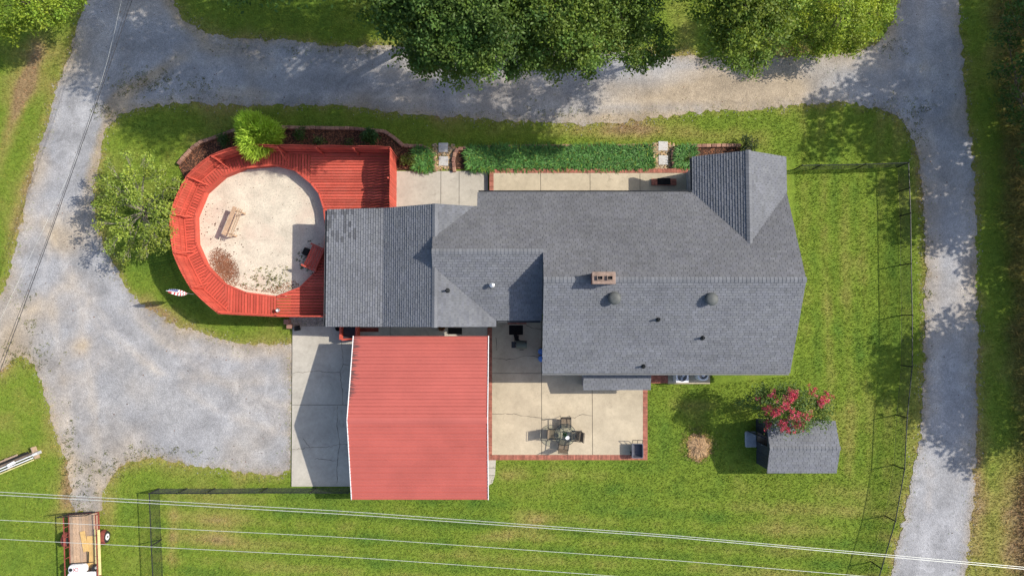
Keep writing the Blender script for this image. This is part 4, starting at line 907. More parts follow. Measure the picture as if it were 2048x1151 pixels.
yb_ = Yn - .40; obj('box', bbox(PX(1287,376,HN+.4), PX(1369,376,HN+.4), yb_, yb_ + .52, HN + .002, HN + .38), 'paver', SBN); obj('lid', bevbox(((PX(1286,376,HN+.4) + PX(1370,376,HN+.4)) / 2, yb_ + .27, HN + .40), (PX(1370,376,HN+.4) - PX(1286,376,HN+.4), .56, .04), .01), 'paver', SBN)
# outdoor cooling units
c = P(1364, 752.5, .8); A1 = thing('cooling_unit', 'square white outdoor cooling unit with visible fan blades', 'cooling unit', (c.x, c.y, .12), 'outdoor cooling units')
obj('case', J(bbox(c.x - .36, c.x - .33, c.y - .33, c.y + .33, .12, .86), bbox(c.x + .33, c.x + .36, c.y - .33, c.y + .33, .12, .86), bbox(c.x - .33, c.x + .33, c.y - .33, c.y - .30, .12, .86), bbox(c.x - .33, c.x + .33, c.y + .30, c.y + .33, .12, .86), bbox(c.x - .33, c.x + .33, c.y - .30, c.y + .30, .12, .3)), 'white_plastic', A1)
ring = [(c.x + .36 * max(-1, min(1, 1.45 * math.cos(a))), c.y + .33 * max(-1, min(1, 1.45 * math.sin(a)))) for a in np.linspace(0, 2 * math.pi, 33)[:-1]]; ci = [(c.x + .27 * math.cos(a), c.y + .27 * math.sin(a)) for a in np.linspace(0, 2 * math.pi, 33)[:-1]]
obj('top_cover', ([(x, y, .875) for x, y in ring] + [(x, y, .875) for x, y in ci] + [(x, y, .78) for x, y in ci], [(i, (i + 1) % 32, 32 + (i + 1) % 32, 32 + i) for i in range(32)] + [(32 + i, 32 + (i + 1) % 32, 64 + (i + 1) % 32, 64 + i) for i in range(32)]), 'white_plastic', A1)
for k in range(3): a = .5 + k * 2.094; obj('fan_blade', box((c.x + .13 * math.cos(a), c.y + .13 * math.sin(a), .76), (.20, .13, .008), a, .35), 'galvanised', A1)
obj('motor', lathe((c.x, c.y, .70), [(.06, 0), (.06, .08), (.03, .1)], 12), 'grey_metal', A1)
c = P(1406, 749.5, .7); A2 = thing('cooling_unit', 'round topped pale outdoor cooling unit with dark grille at the pad end', 'cooling unit', (c.x, c.y, .12), 'outdoor cooling units')
obj('case', loft([[(c.x + x, c.y + y, .12) for x, y in rrect(.62, .62, .2, 5)], [(c.x + x, c.y + y, .72) for x, y in rrect(.62, .62, .2, 5)], [(c.x + x, c.y + y, .75) for x, y in rrect(.56, .56, .18, 5)]]), 'white_plastic', A2)
obj('grille_dish', lathe((c.x, c.y, .752), [(.235, .0), (.235, .012), (.08, .03)], 28), 'dark_wall', A2); obj('fan_cap', lathe((c.x, c.y, .78), [(.10, .0), (.10, .02), (.02, .03)], 16), 'galvanised', A2)
for r in (.13, .16, .19, .22): obj('grille_ring', tube([(c.x + r * math.cos(a), c.y + r * math.sin(a), .795 - r * .1) for a in np.linspace(0, 2 * math.pi, 25)], .005, 4, False), 'galvanised', A2)

# ================================================================ SHED
ZSE, ZSR = 1.88, 2.36
sx0, sx1 = PX(1533,900,ZSE), PX(1672,900,ZSE); sy1, sy0 = PY(0,841,ZSE), PY(0,945,ZSE); sr = (sy0 + sy1) / 2
SHD = thing('garden_shed', 'small dark shed with grey shingled gable roof beside the pink flowering tree', 'shed', ((sx0 + sx1) / 2, sr, 0))
roof_slope([(sx0, sy0, ZSE), (sx1, sy0, ZSE), (sx1, sr, ZSR), (sx0, sr, ZSR)], EX, 'sunlit shed roof slope', th=.06, parent=SHD); roof_slope([(sx0, sy1, ZSE), (sx1, sy1, ZSE), (sx1, sr, ZSR), (sx0, sr, ZSR)], EX, 'shed roof slope under the pink flowers', th=.06, parent=SHD)
cap((sx0, sr, ZSR), (sx1, sr, ZSR), .12, SHD)
wx0, wx1, wy0, wy1 = sx0 + .10, sx1 - .12, sy0 + .14, sy1 - .14
obj('wall', bbox(wx0 + .05, wx1, wy0, wy0 + .05, 0, ZSE - .02), 'dark_wall', SHD); obj('wall', bbox(wx0 + .05, wx1, wy1 - .05, wy1, 0, ZSE - .02), 'dark_wall', SHD); obj('wall', gable_x(wx1 + .001, wx1 + .05, [(wy0, 0), (wy1, 0), (wy1, ZSE - .04), (sr, ZSR - .1), (wy0, ZSE - .04)]), 'dark_wall', SHD)
for (a, b) in ((wy0, sr - .55), (sr + .55, wy1)):
    zz = lambda y: ZSR - .1 - abs(y - sr) / (sr - wy0) * (ZSR - ZSE - .06); obj('wall', gable_x(wx0, wx0 + .049, [(a, 0), (b, 0), (b, zz(b)), (a, zz(a))]), 'dark_wall', SHD)
obj('lintel', gable_x(wx0, wx0 + .048, [(sr - .549, 1.75), (sr + .549, 1.75), (sr + .549, ZSR - .24), (sr, ZSR - .1), (sr - .549, ZSR - .24)]), 'dark_wall', SHD); obj('floor', bbox(wx0 + .05, wx1 - .02, wy0 + .06, wy1 - .06, .05, .12), 'grey_wood', SHD)
for k in range(18): y = wy0 + .08 + k * (wy1 - wy0 - .16) / 17; (abs(y - sr) > .62) and obj('batten', bbox(wx0 - .012, wx0 - .001, y - .012, y + .012, .05, ZSE - .1), 'dark_wall', SHD)
dr = obj('door', box((wx0 - .26, sr + .50, .92), (.54, .04, 1.68), math.radians(-18)), 'dark_wall', SHD, label='shed door leaf standing ajar'); obj('handle', box((wx0 - .45, sr + .44, .95), (.04, .06, .12)), 'galvanised', dr); dr = obj('door', box((wx0 + .02, sr - .27, .92), (.04, .52, 1.66)), 'dark_wall', SHD); obj('handle', box((wx0 - .01, sr - .06, .95), (.03, .03, .12)), 'galvanised', dr)
c = P(1502, 878, .1); obj('shed_step', bevbox((c.x, c.y, .07), (.66, .90, .14), .05), 'siding', base=(c.x, c.y, 0), label='grey concrete step in front of the shed door', cat='step')
# dug earth beside the shed
n = 40; V = [(0, 0, .16)]; F = []; c = P(1397, 894); CC = [(1, 1, 1)]
for r in range(1, 9):
    for k in range(n):
        a = 2 * math.pi * k / n; rr = r / 8 * (.72 + .06 * math.sin(a * 3 + 1) + .07 * math.sin(a * 7) + random.uniform(-.04, .04)); V.append((rr * math.cos(a), rr * math.sin(a) * 1.1, .16 * (1 - (r / 8) ** 1.5) + random.uniform(-.025, .03) * (1 if r < 8 else 0) - (.012 if r == 8 else 0))); t_ = random.uniform(.6, 1.3); CC.append((t_, t_, t_))
for k in range(n): F.append((0, 1 + k, 1 + (k + 1) % n))
for r in range(7):
    for k in range(n): a = 1 + r * n + k; b = 1 + r * n + (k + 1) % n; F.append((a, a + n, b + n, b))
md = obj('dirt_mound', ([(c.x + x, c.y + y, z) for x, y, z in V], F), 'dirt', base=(c.x, c.y, 0), col=np.array(CC), label='patch of bare dug earth on the lawn left of the shed', cat='dirt mound')
pebbles('clods', [(1376,872),(1400,864),(1420,876),(1424,905),(1400,922),(1374,912)], 700, .015, .05, 'rock', [(.9, .68, .42), (1.25, 1.0, .6), (.55, .4, .26)], .05, parent=md)

# ================================================================ CHAIN LINK FENCES
def chain_fence(name, px, label, H=1.12, rail_gap=None):
    pts = [Vector((*P2(u, v, 0), 0)) for u, v in px]; root = thing(name, label, 'fence', tuple(pts[0])); V, F = [], []; pitch = .075; w = .0026
    for a, b in zip(pts, pts[1:]):
        L = (b - a).length; d = (b - a) / L; nrm = Vector((-d.y, d.x, 0)); n = int((L + H) / pitch)
        for sgn in (1, -1):
            for i in range(n):
                s0 = i * pitch - H; z0, z1 = .03, H; e0, e1 = s0, s0 + H - .03
                if e0 < 0: z0 += -e0; e0 = 0
                if e1 > L: z1 -= e1 - L; e1 = L
                if z1 - z0 < .02: continue
                if sgn < 0: p, q = a + d * (L - e0) + Vector((0, 0, z0)), a + d * (L - e1) + Vector((0, 0, z1))
                else: p, q = a + d * e0 + Vector((0, 0, z0)), a + d * e1 + Vector((0, 0, z1))
                t = (q - p).normalized().cross(nrm) * w; k = len(V); o1 = nrm * w
                V += [p + t, p - t + o1, p - t - o1, q + t, q - t + o1, q - t - o1]; F += [(k, k + 1, k + 4, k + 3), (k + 1, k + 2, k + 5, k + 4), (k + 2, k, k + 3, k + 5)]
        obj('top_rail', tube([a + Vector((0, 0, H)), b + Vector((0, 0, H))], .027, 6), 'black_metal', root); obj('bottom_wire', tube([a + Vector((0, 0, .05)), b + Vector((0, 0, .05))], .006, 4), 'black_metal', root)
    for p in pts: obj('post', lathe((p.x, p.y, 0), [(.036, 0), (.036, H + .02), (.042, H + .02), (.034, H + .06), (.005, H + .075)], 8), 'black_metal', root)
    o = obj('chain_link', (V, F), 'black_metal', root); o['kind'] = 'stuff'
chain_fence('chain_link_fence', [(1588,339),(1625,338.5),(1712,337),(1795,334),(1797,383),(1799,432),(1800,530),(1802,630),(1802,730),(1792,829),(1787,929),(1769,1030),(1742,1122),(1715,1210)], 'black chain link fence along the gravel road on the right side of the lawn')
chain_fence('chain_link_fence', [(329,1240),(327,1160),(323,1078),(319,976),(374,976),(430,976),(535,975),(632,975),(706,975)], 'black chain link fence from the carport to the corner near the trailer')

# ================================================================ TRAILER
a = P(152, 1033, .55); b = P(190, 1030, .55)
TL = Vector(P(143, 1036, .55)); TR = Vector(P(196, 1027, .55)); ax_ = (TR - TL); ax_.z = 0; ax_.normalize(); ang = -.03 + math.atan2(-(P(146,1130,.55).x - P(141,1030,.55).x), 1) * 0
tc = P(169, 1090, .55); ang = math.radians(3.5); tw, tl = 1.62, 3.55
T = lambda x, y, z: (tc.x + x * math.cos(ang) - y * math.sin(ang), tc.y + x * math.sin(ang) + y * math.cos(ang), z)
TRL = thing('utility_trailer', 'small utility trailer with timber floor, rust red frame and black ramp gate', 'trailer', (tc.x, tc.y, 0))
for k in range(9): x = -tw / 2 + (k + .5) * tw / 9; obj('floor_board', box(T(x, 0, .55 + random.uniform(-.004, .004)), (tw / 9 - .012, tl, .04), ang), 'bare_wood' if k % 3 else 'grey_wood', TRL)
for s in (-1, 1):
    obj('side_beam', box(T(s * (tw / 2 + .03), 0, .53), (.05, tl, .10), ang), 'rust', TRL); obj('top_rail', box(T(s * (tw / 2 + .10), 0, .92), (.045, tl, .045), ang), 'rust', TRL)
    for k in range(7): obj('upright', tube([T(s * (tw / 2 + .05), -tl / 2 + .05 + k * (tl - .1) / 6, .55), T(s * (tw / 2 + .10), -tl / 2 + .05 + k * (tl - .1) / 6, .92)], .02, 4), 'rust', TRL)
    wc = T(s * (tw / 2 + .28), .35, .33); ax_v = Vector((math.cos(ang), math.sin(ang), 0))
    w_ = obj('wheel', tube([Vector(wc) - ax_v * .09, Vector(wc) - ax_v * .07, Vector(wc) + ax_v * .07, Vector(wc) + ax_v * .09], [.29, .33, .33, .29], 24), 'rubber', TRL); obj('rim', tube([Vector(wc) + ax_v * s * .085, Vector(wc) + ax_v * s * .098], .18, 18), 'white_paint', w_); obj('hub', tube([Vector(wc) + ax_v * s * .09, Vector(wc) + ax_v * s * .13], .05, 10), 'black_metal', w_)
    pts = []
    V, F = [], []
    for k in range(9):
        t_ = math.pi * k / 8; yy, zz = .35 + .42 * math.cos(t_), .33 + .42 * math.sin(t_) * .95
        V += [T(s * (tw / 2 + .13), yy, zz), T(s * (tw / 2 + .42), yy, zz)]
    F = [(2 * k, 2 * k + 1, 2 * k + 3, 2 * k + 2) for k in range(8)]; obj('fender', (V, F), 'rust', TRL)
obj('end_beam', box(T(0, -tl / 2 - .03, .53), (tw + .1, .05, .10), ang), 'rust', TRL); obj('end_beam', box(T(0, tl / 2 + .03, .53), (tw + .1, .05, .10), ang), 'rust', TRL); obj('front_rail', box(T(0, -tl / 2 - .03, .92), (tw + .2, .045, .045), ang), 'rust', TRL)
obj('tongue', J(tube([T(-.6, -tl / 2, .50), T(0, -tl / 2 - 1.2, .48)], .04, 4), tube([T(.6, -tl / 2, .50), T(0, -tl / 2 - 1.2, .48)], .04, 4)), 'rust', TRL)
gt = obj('ramp_gate', J(tube([T(-.78, tl / 2 + .08, .55), T(-.78, tl / 2 + .16, 1.65)], .025, 4), tube([T(.78, tl / 2 + .08, .55), T(.78, tl / 2 + .16, 1.65)], .025, 4), tube([T(-.78, tl / 2 + .16, 1.65), T(.78, tl / 2 + .16, 1.65)], .025, 4), tube([T(-.78, tl / 2 + .12, 1.1), T(.78, tl / 2 + .12, 1.1)], .02, 4), tube([T(-.78, tl / 2 + .08, .6), T(.78, tl / 2 + .08, .6)], .02, 4)), 'black_metal', TRL)
for k in range(9): x = -.7 + k * .175; obj('gate_bar', tube([T(x, tl / 2 + .085, .6), T(x, tl / 2 + .16, 1.64)], .010, 4), 'black_metal', gt)
obj('plywood_sheet', box(T(.42, -.35, .59), (.50, 1.75, .018), ang + .0), 'ply_wood', base=T(.42, -.35, .58), label='yellow plywood sheet lying on the trailer floor', cat='plywood'); obj('plywood_sheet', box(T(.02, .25, .612), (.28, 1.15, .016), ang + .16), 'ply_wood', base=T(.02, .25, .60), label='narrow slanted plywood strip overlapping the sheet on the trailer', cat='plywood')
for k, (x, lb) in enumerate(((.70, 'cream timber batten lying on the trailer floor by the right rail'), (.98, 'cream timber batten strapped outside the right rail of the trailer'))): obj('timber_batten', box(T(x, -.35, .62 if k == 0 else .80), (.11, 2.5, .07), ang), 'white_plastic' if False else 'pale_yellow', base=T(x, -.3, .6), label=lb, cat='timber')
SP = thing('sprayer', 'white oval tow sprayer tank with black cap on the trailer', 'sprayer', T(-.15, -1.25, .57))
RO = lambda w, d, z: [T(-.18 + x, -1.15 + y, z) for x, y in rrect(w, d, min(w, d) * .42, 6)]
obj('tank', loft([RO(.8, .36, .70), RO(1.02, .48, .78), RO(1.05, .50, .92), RO(.95, .42, 1.02), RO(.7, .28, 1.06)]), 'white_plastic', SP, smooth=False); cp_ = T(-.48, -1.15, 1.03); obj('cap', lathe(cp_, [(.09, 0), (.09, .06), (.03, .07)], 14), 'black_metal', SP)
obj('frame', J(tube([T(-.75, -1.38, .66), T(.55, -1.38, .66)], .02, 4), tube([T(-.75, -.92, .66), T(.55, -.92, .66)], .02, 4), tube([T(.25, -.95, .66), T(.35, -.3, .75)], .025, 4)), 'black_metal', SP)
w_ = obj('wheel', tube([T(.62, -1.2, .76), T(.74, -1.2, .76)], .19, 18), 'rubber', SP); obj('rim', tube([T(.735, -1.2, .76), T(.75, -1.2, .76)], .09, 12), 'white_paint', w_); obj('hose', tube([T(-.2 + .14 * math.cos(k * .6), -1.15 + .1 * math.sin(k * .9), 1.08 + .01 * math.sin(k)) for k in range(18)], .012, 5), 'flag_red', SP)
BO = lambda y0, w, z: [T(x, -1.56 + y0 + y, z) for x, y in rrect(1.62, w, .1, 4)]
obj('moulded_panel', loft([BO(0, .20, .60), BO(0, .32, .70), BO(0, .34, .82), BO(0, .26, .86)]), 'white_plastic', base=T(0, -1.56, .6), label='long white moulded panel lying across the front end of the trailer', cat='panel')
# pole stack at the left edge of the lawn
pa, pb = P(-60, 962, .5), P(84, 902, .4)
PS = thing('pole_rack', 'long low rack of dark planks with white and yellow poles at the left lawn edge', 'rack', (*P2(40, 920), 0)); dv = (pb - pa).normalized(); sd_ = Vector((-dv.y, dv.x, 0)); ang2 = math.atan2(dv.y, dv.x)
for k, (off, mt, w, z, sh) in enumerate(((.10, 'bark', .16, .42, .55), (.24, 'mat_black', .14, .40, .75), (.36, 'grey_wood', .10, .36, 1.4))):
    m = (pa + pb) / 2 + sd_ * off - dv * sh * .5; obj('plank', box((m.x, m.y, z), ((pb - pa).length - sh, w, .05), ang2), mt, PS)
for off, mt, z, sh in ((0.0, 'white_paint', .52, .25), (-.14, 'white_plastic', .46, .55), (-.26, 'pale_yellow', .40, .6)): obj('pole', tube([pa - sd_ * -off + Vector((0, 0, z - .5)), pb + sd_ * off - dv * sh + Vector((0, 0, z - .4))], .033, 8), mt, PS)
m = pb - dv * .25; obj('end_plate', box((m.x, m.y, .48), (.5, .16, .08), ang2), 'paver', PS); m = pa + dv * 2.55; obj('clamp', box((m.x, m.y, .55), (.42, .16, .10), ang2 + .1), 'white_plastic', PS)
for s in (.4, 2.2, 3.8): m = pa + dv * s + sd_ * .1; obj('bearer', box((m.x, m.y, .18), (.09, .7, .36), ang2), 'grey_wood', PS)
# ================================================================ TREES
def leaves(cent, n_per, spread, size, base, var=.22, hue=.12, up=1.1, asp=.55, spread_z=.7):
    """leaf shaped faces gathered in clumps; each clump has its own tone"""
    cent = np.asarray(cent); m = len(cent); N = m * n_per
    c = np.repeat(cent, n_per, 0) + rng.normal(0, 1, (N, 3)) * np.array((spread, spread, spread * spread_z))
    nr = rng.normal(0, 1, (N, 3)) + np.array((0, 0, up)); nr /= np.linalg.norm(nr, axis=1)[:, None]
    t = rng.normal(0, 1, (N, 3)); a = np.cross(nr, t); a /= np.linalg.norm(a, axis=1)[:, None] + 1e-9; b = np.cross(nr, a)
    s = size * rng.uniform(.6, 1.25, N)[:, None]; drop = np.zeros((N, 3)); drop[:, 2] = -.18
    v = np.stack([c - a * s, c + b * s * asp, c + (a + drop) * s, c - b * s * asp], 1).reshape(-1, 3)
    f = np.arange(N * 4).reshape(N, 4)
    tone = rng.uniform(1 - var, 1 + var, (m, 1)) * (.72 + .56 * vnoise(cent[:, 0] + cent[:, 2], cent[:, 1] - cent[:, 2], 1.1, 3))[:, None]; h = rng.uniform(-hue, hue, (m, 1))
    cl = np.array(base)[None] * tone * np.concatenate([1 + h * 1.4, 1 + h * .3, 1 - h], 1)
    cl = np.repeat(cl, n_per, 0) * rng.uniform(.75, 1.25, (N, 1)); cl = np.repeat(np.clip(cl, .004, .5), 4, 0)
    return v, f, cl
def crown_points(blobs, dens, inner=.5):
    out = []
    for (x, y, z, r) in blobs:
        n = max(4, int(dens * r * r)); d = rng.normal(0, 1, (n, 3)); d[:, 2] += .35; d /= np.linalg.norm(d, axis=1)[:, None]
        rr = r * (inner + (1 - inner) * rng.random(n) ** .6) * (0.86 + .3 * rng.random(n)); out.append(np.array((x, y, z)) + d * rr[:, None] * np.array((1, 1, .72)))
    return np.vstack(out)
def limbs(base, blobs, r0, fork, twigs=4, wob=.25):
    base = Vector(base); cen = Vector((sum(b[0] for b in blobs) / len(blobs), sum(b[1] for b in blobs) / len(blobs), 0)); parts = []
    top = Vector((base.x * .45 + cen.x * .55, base.y * .45 + cen.y * .55, fork)); mid = (base + top) / 2 + Vector((random.gauss(0, .1), random.gauss(0, .1), 0))
    parts.append(tube([base - Vector((0, 0, .1)), base + Vector((0, 0, .3)), mid, top], [r0 * 1.35, r0 * 1.05, r0 * .9, r0 * .75], 10))
    for (x, y, z, r) in blobs:
        e = Vector((x, y, z)); m = top.lerp(e, .5) + Vector((random.gauss(0, wob), random.gauss(0, wob), random.uniform(0, .4))); k = max(.016, r0 * .26)
        parts.append(tube([top - Vector((0, 0, .2)), top.lerp(m, .5) + Vector((0, 0, .1)), m, e], [r0 * .6, k * 1.2, k * .8, k * .35], 7))
        for _ in range(twigs):
            d = Vector((random.gauss(0, 1), random.gauss(0, 1), random.gauss(.3, .7))).normalized(); q = e + Vector((d.x, d.y, d.z * .7)) * r * random.uniform(.7, 1.0); s = m.lerp(e, random.uniform(.3, 1))
            parts.append(tube([s, s.lerp(q, .5) + Vector((random.gauss(0, .1), random.gauss(0, .1), .05)), q], [k * .4, k * .28, .008], 5))
    return J(*parts)
def tree(name, label, base, blobs, color, dens=26, n_per=34, size=.11, spread=.27, r0=.2, fork=2.5, bark='bark', group=None, twigs=4, cat='tree', inner=.5, var=.22, hue=.12):
    t = thing(name, label, cat, (base[0], base[1], 0), group)
    obj('trunk', limbs((base[0], base[1], 0), blobs, r0, fork, twigs), bark, t, smooth=True)
    v, f, c = leaves(crown_points(blobs, dens, inner), n_per, spread, size, color, var, hue); obj('crown', (v, f), 'leaf', t, col=c); return t
B = lambda L: [(*P(u, v, h), r) for (u, v, h, r) in L]
TG = 'big trees along the north road'
tree('oak_tree', 'large dark green tree overhanging the north road, leftmost of the row', P2(910, 40), B([(815,45,9.1,1.6),(868,95,8.6,1.35),(930,115,8.2,1.2),(975,70,10.1,1.8),(880,20,10.6,2.0),(905,-60,11.6,2.4),(1000,120,8.0,1.0),(1000,10,11.4,1.8),(775,10,8.6,1.2),(800,-70,10.6,2.0),(940,60,10.1,1.6),(1030,60,9.1,1.2),(860,130,7.6,.7),(905,140,7.4,.7)]), (.092, .158, .032), 22, 84, .082, .22, .30, 6.8, group=TG)
tree('oak_tree', 'large mid green tree over the north road, right of the darkest tree', P2(1190, 45), B([(1080,70,9.0,1.5),(1130,110,8.0,1.1),(1170,50,9.8,1.7),(1240,75,8.6,1.35),(1300,88,7.8,1.0),(1240,10,10.0,1.5),(1110,0,10.8,1.9),(1150,-70,11.4,2.3),(1260,-80,10.9,2.2),(1060,110,8.0,.9),(1170,125,7.4,.75),(1120,140,7.0,.5),(1280,120,7.4,.6)]), (.118, .186, .034), 21, 84, .080, .21, .28, 6.8, group=TG)
tree('maple_tree', 'loose crowned tree with pale bare branches above the north road', P2(1480, 55), B([(1430,30,10.0,1.1),(1480,70,10.0,1.15),(1440,95,9.0,.8),(1500,110,8.8,.75),(1545,70,9.4,1.0),(1480,0,11.0,1.3),(1540,10,10.4,1.2),(1500,-80,11.6,2.0),(1420,-70,11.4,1.7),(1490,130,8.2,.5)]) + [(*SH(u, v, h), r) for (u, v, h, r) in ((1060,150,8.5,1.0),(1110,195,8,.9),(1160,165,7.5,.9),(1040,205,8.5,.8),(1205,140,7,.7),(1130,140,8,1.0),(1080,225,8,.6),(1180,205,7.2,.45))], (.150, .215, .034), 27, 76, .078, .20, .13, 7.6, 'pale_bark', group=TG, twigs=6)
tree('maple_tree', 'bright yellow green bushy tree at the corner of the two gravel roads', P2(1690, 10), B([(1620,30,3.3,1.1),(1690,40,3.5,1.2),(1745,30,2.9,1.1),(1600,85,2.2,.8),(1655,90,2.1,.75),(1705,82,2.1,.85),(1770,0,2.5,.8),(1660,-30,4.1,1.4),(1740,-50,3.5,1.3),(1580,-20,3.7,1.1),(1575,60,2.3,.6),(1630,105,1.7,.5)]), (.215, .290, .034), 24, 66, .072, .19, .16, 1.5, group=TG, twigs=5)
tree('maple_tree', 'bright green tree in the top left corner beside the road', P2(40, -30), B([(25,25,3.8,1.0),(80,15,4.0,.9),(125,5,3.8,.85),(20,62,3.0,.6),(60,45,3.2,.6),(50,-50,4.5,1.5),(140,-40,4,1.1),(-40,10,4,1.2),(110,30,3.2,.5)]), (.215, .300, .032), 24, 60, .072, .19, .15, 1.5, twigs=4)
tree('crab_apple_tree', 'open crowned light green tree beside the deck and west road', P2(285, 430), B([(270 + 80 * math.cos(k * .45) * random.uniform(.85, 1.08), 412 + 98 * math.sin(k * .45) * random.uniform(.85, 1.08), random.uniform(1.7, 2.7), random.uniform(.2, .34)) for k in range(14)] + [(215,365,2.5,0.46),(260,350,2.8,0.56),(310,345,2.7,0.56),(335,375,2.6,0.51),(225,415,2.5,0.56),(280,400,3.3,0.74),(325,425,3.0,0.65),(250,455,2.7,0.60),(300,465,3.0,0.65),(325,490,2.2,0.46),(285,505,2.1,0.42),(240,385,2.9,0.56),(205,400,2.2,0.37),(295,325,2.3,0.33),(330,455,2.6,0.46),(350,365,2.3,0.37),(265,490,2.0,0.37)]), (.240, .310, .052), 54, 24, .068, .15, .10, .9, 'pale_bark', twigs=8, inner=.35, hue=.09)
# trees east of the plot: only their lowest outer boughs reach into view, their shade lies on the road
EG = 'trees along the east road'
def shade_tree(label, base, L, col=(.045, .085, .017), **k): return tree('oak_tree', label, base, [(*SH(u, v, h), r) for (u, v, h, r) in L], col, k.get('dens', 15), 30, .17, .34, .3, 3.5, group=EG, twigs=2)
shade_tree('tree beyond the top right corner shading the road fork', (31.5, 20), [(1720,185,9.5,.8),(1765,150,9,.9),(1790,210,9,1.4),(1720,250,8.5,1.2),(1650,220,8.5,.9),(1800,280,8,1.2),(1850,60,9,1.9),(1860,150,9,1.8),(1900,20,8,1.8),(1840,-40,9,1.8),(1900,100,8,1.7),(1950,160,7.5,1.8),(1970,60,7.5,1.8),(1760,290,8,.9),(2030,30,6.5,1.6),(1800,100,9,1.4),(1850,210,8.5,1.4),(1640,285,7.5,.8)], dens=17)
shade_tree('dark tree at the right edge beside the upper east road', (31.5, 10), [(1860,290,8,1.4),(1900,240,8,1.5),(1880,360,7.5,1.4),(1820,350,7.5,.7),(1900,420,7,1.3),(1850,430,7,1.0),(1805,430,7,.6),(1960,260,7,1.8),(1980,350,6.5,1.7),(2000,440,6,1.6),(1930,470,6.5,1.1),(2040,300,6,1.7),(1870,480,6.5,.6),(1985,180,6.5,1.6),(1785,370,7,.6),(1795,465,7,.5)], dens=17)
shade_tree('tree right of the frame shading the middle of the east road', (32.5, -1), [(2000,530,6,1.6),(2010,620,6,1.7),(1990,690,6.5,1.6),(1920,660,7,1.3),(1890,720,7.5,1.4),(1930,760,7,1.4),(1870,790,7.5,1.2),(1820,745,8,.7),(1785,735,8.5,.7),(1760,765,8.5,.5),(1900,840,7,1.2),(1940,870,6.5,1.2),(1990,780,6.5,1.6),(2000,850,6,1.4),(1765,705,8.5,.45),(1830,830,7.5,.7),(2030,740,6,1.5),(1850,690,7.5,.9),(1940,920,6,.7),(1800,790,8,.6)], dens=17)
# low boughs of the eastern trees that reach into the frame
tree('oak_tree', 'shaded green bough tree at the right frame edge beside the dark grass verge', (30.6, 13.2), B([(2015,70,3.4,.7),(2040,130,3.6,.8),(2020,190,3.0,.6),(2045,30,4,.9),(2040,240,2.8,.6),(2005,140,2.6,.45),(2050,310,2.6,.6)]), (.06, .115, .024), 24, 30, .10, .22, .14, 1.4, group=EG)
# trees north of the frame whose shade covers the west road fork
def tall(u, v, h, r):      # grow the bough taller until it stands clear north of the verge
    while h < 19:
        p = SH(u, v, h); f_ = FPX / (CAM_H - h); uu, vv = 1024 + p[0] * f_, 640 - (p[1] - r) * f_
        if vv < -8 or uu > 790: break
        h += .5
    return (*SH(u, v, h), r)
def north_tree(label, base, L): return tree('oak_tree', label, base, [tall(u, v, h, r) for (u, v, h, r) in L], (.078, .140, .028), 15, 70, .10, .32, .32, 4.0, group=TG, twigs=2)
north_tree('tall tree beyond the top edge shading the west road fork', (-9.5, 24.5), [(210,60,9.5,1.5),(270,40,10,1.6),(250,120,10,1.5),(200,150,9.5,1.2),(180,100,9,1.0),(310,110,10.5,1.6),(330,170,10,1.4),(270,180,10,1.2),(350,50,11,1.7),(230,200,9,.7),(300,240,10,1.2),(260,230,9,.8),(340,270,10,1.1),(390,240,10.5,1.3),(180,10,9,1.5),(390,110,11,1.7),(390,180,11,1.5),(440,60,11,1.7),(230,-40,9.5,2.0),(330,-40,10,2.0)])
north_tree('tall tree beyond the top edge shading the verge above the north road', (-3.5, 24.5), [(450,140,11,1.7),(510,100,11.5,1.7),(470,210,11,1.4),(530,180,11.5,1.7),(590,130,11.5,1.7),(560,40,11.5,1.8),(490,20,11,1.8),(630,60,11,1.7),(600,220,11,1.4),(660,170,11,1.6),(440,260,10.5,.9),(540,260,11,1.1),(690,120,10.5,1.5),(700,40,10.5,1.5),(490,290,10.5,.6)])

# flowering tree behind the shed
fl = B([(1530,800,2.9,.65),(1570,790,3.2,.7),(1605,795,3.3,.7),(1645,810,3.0,.55),(1560,830,3.2,.65),(1600,835,3.4,.7),(1640,838,2.8,.5),(1535,835,2.6,.5),(1585,855,2.9,.45),(1520,785,2.3,.45),(1490,800,2.0,.4)])
CM = tree('crape_myrtle', 'pink flowering tree leaning over the shed roof', P2(1580, 815), fl, (.110, .170, .040), 52, 34, .06, .15, .07, .8, 'pale_bark', twigs=7, cat='flowering tree')
fpt = [(1583,785,3.9),(1592,795,4.0),(1580,800,4.0),(1570,812,4.0),(1560,820,4.0),(1552,826,3.8),(1545,822,3.6),(1533,818,3.3),(1548,785,3.4),(1565,852,3.5),(1572,860,3.4),(1592,850,3.6),(1600,845,3.7),(1625,782,3.5),(1648,797,3.4),(1640,808,3.5),(1654,790,3.3),(1598,828,4.0),(1612,832,3.8),(1533,848,2.9),(1522,798,3.0),(1582,828,4.0),(1572,808,4.0),(1588,788,3.9),(1568,846,3.6),(1604,850,3.5),(1645,803,3.4)]
cents = []
for (u, v, h) in fpt:
    p = P(u, v, h)
    for _ in range(9): cents.append((p.x + random.gauss(0, .13), p.y + random.gauss(0, .13), p.z + random.gauss(0, .05)))
v, f, c = leaves(cents, 20, .05, .030, (.46, .065, .115), .35, .10, .3, .9); obj('blossom', (v, f), 'petal', CM, col=np.clip(c * 1.3, 0, .8))
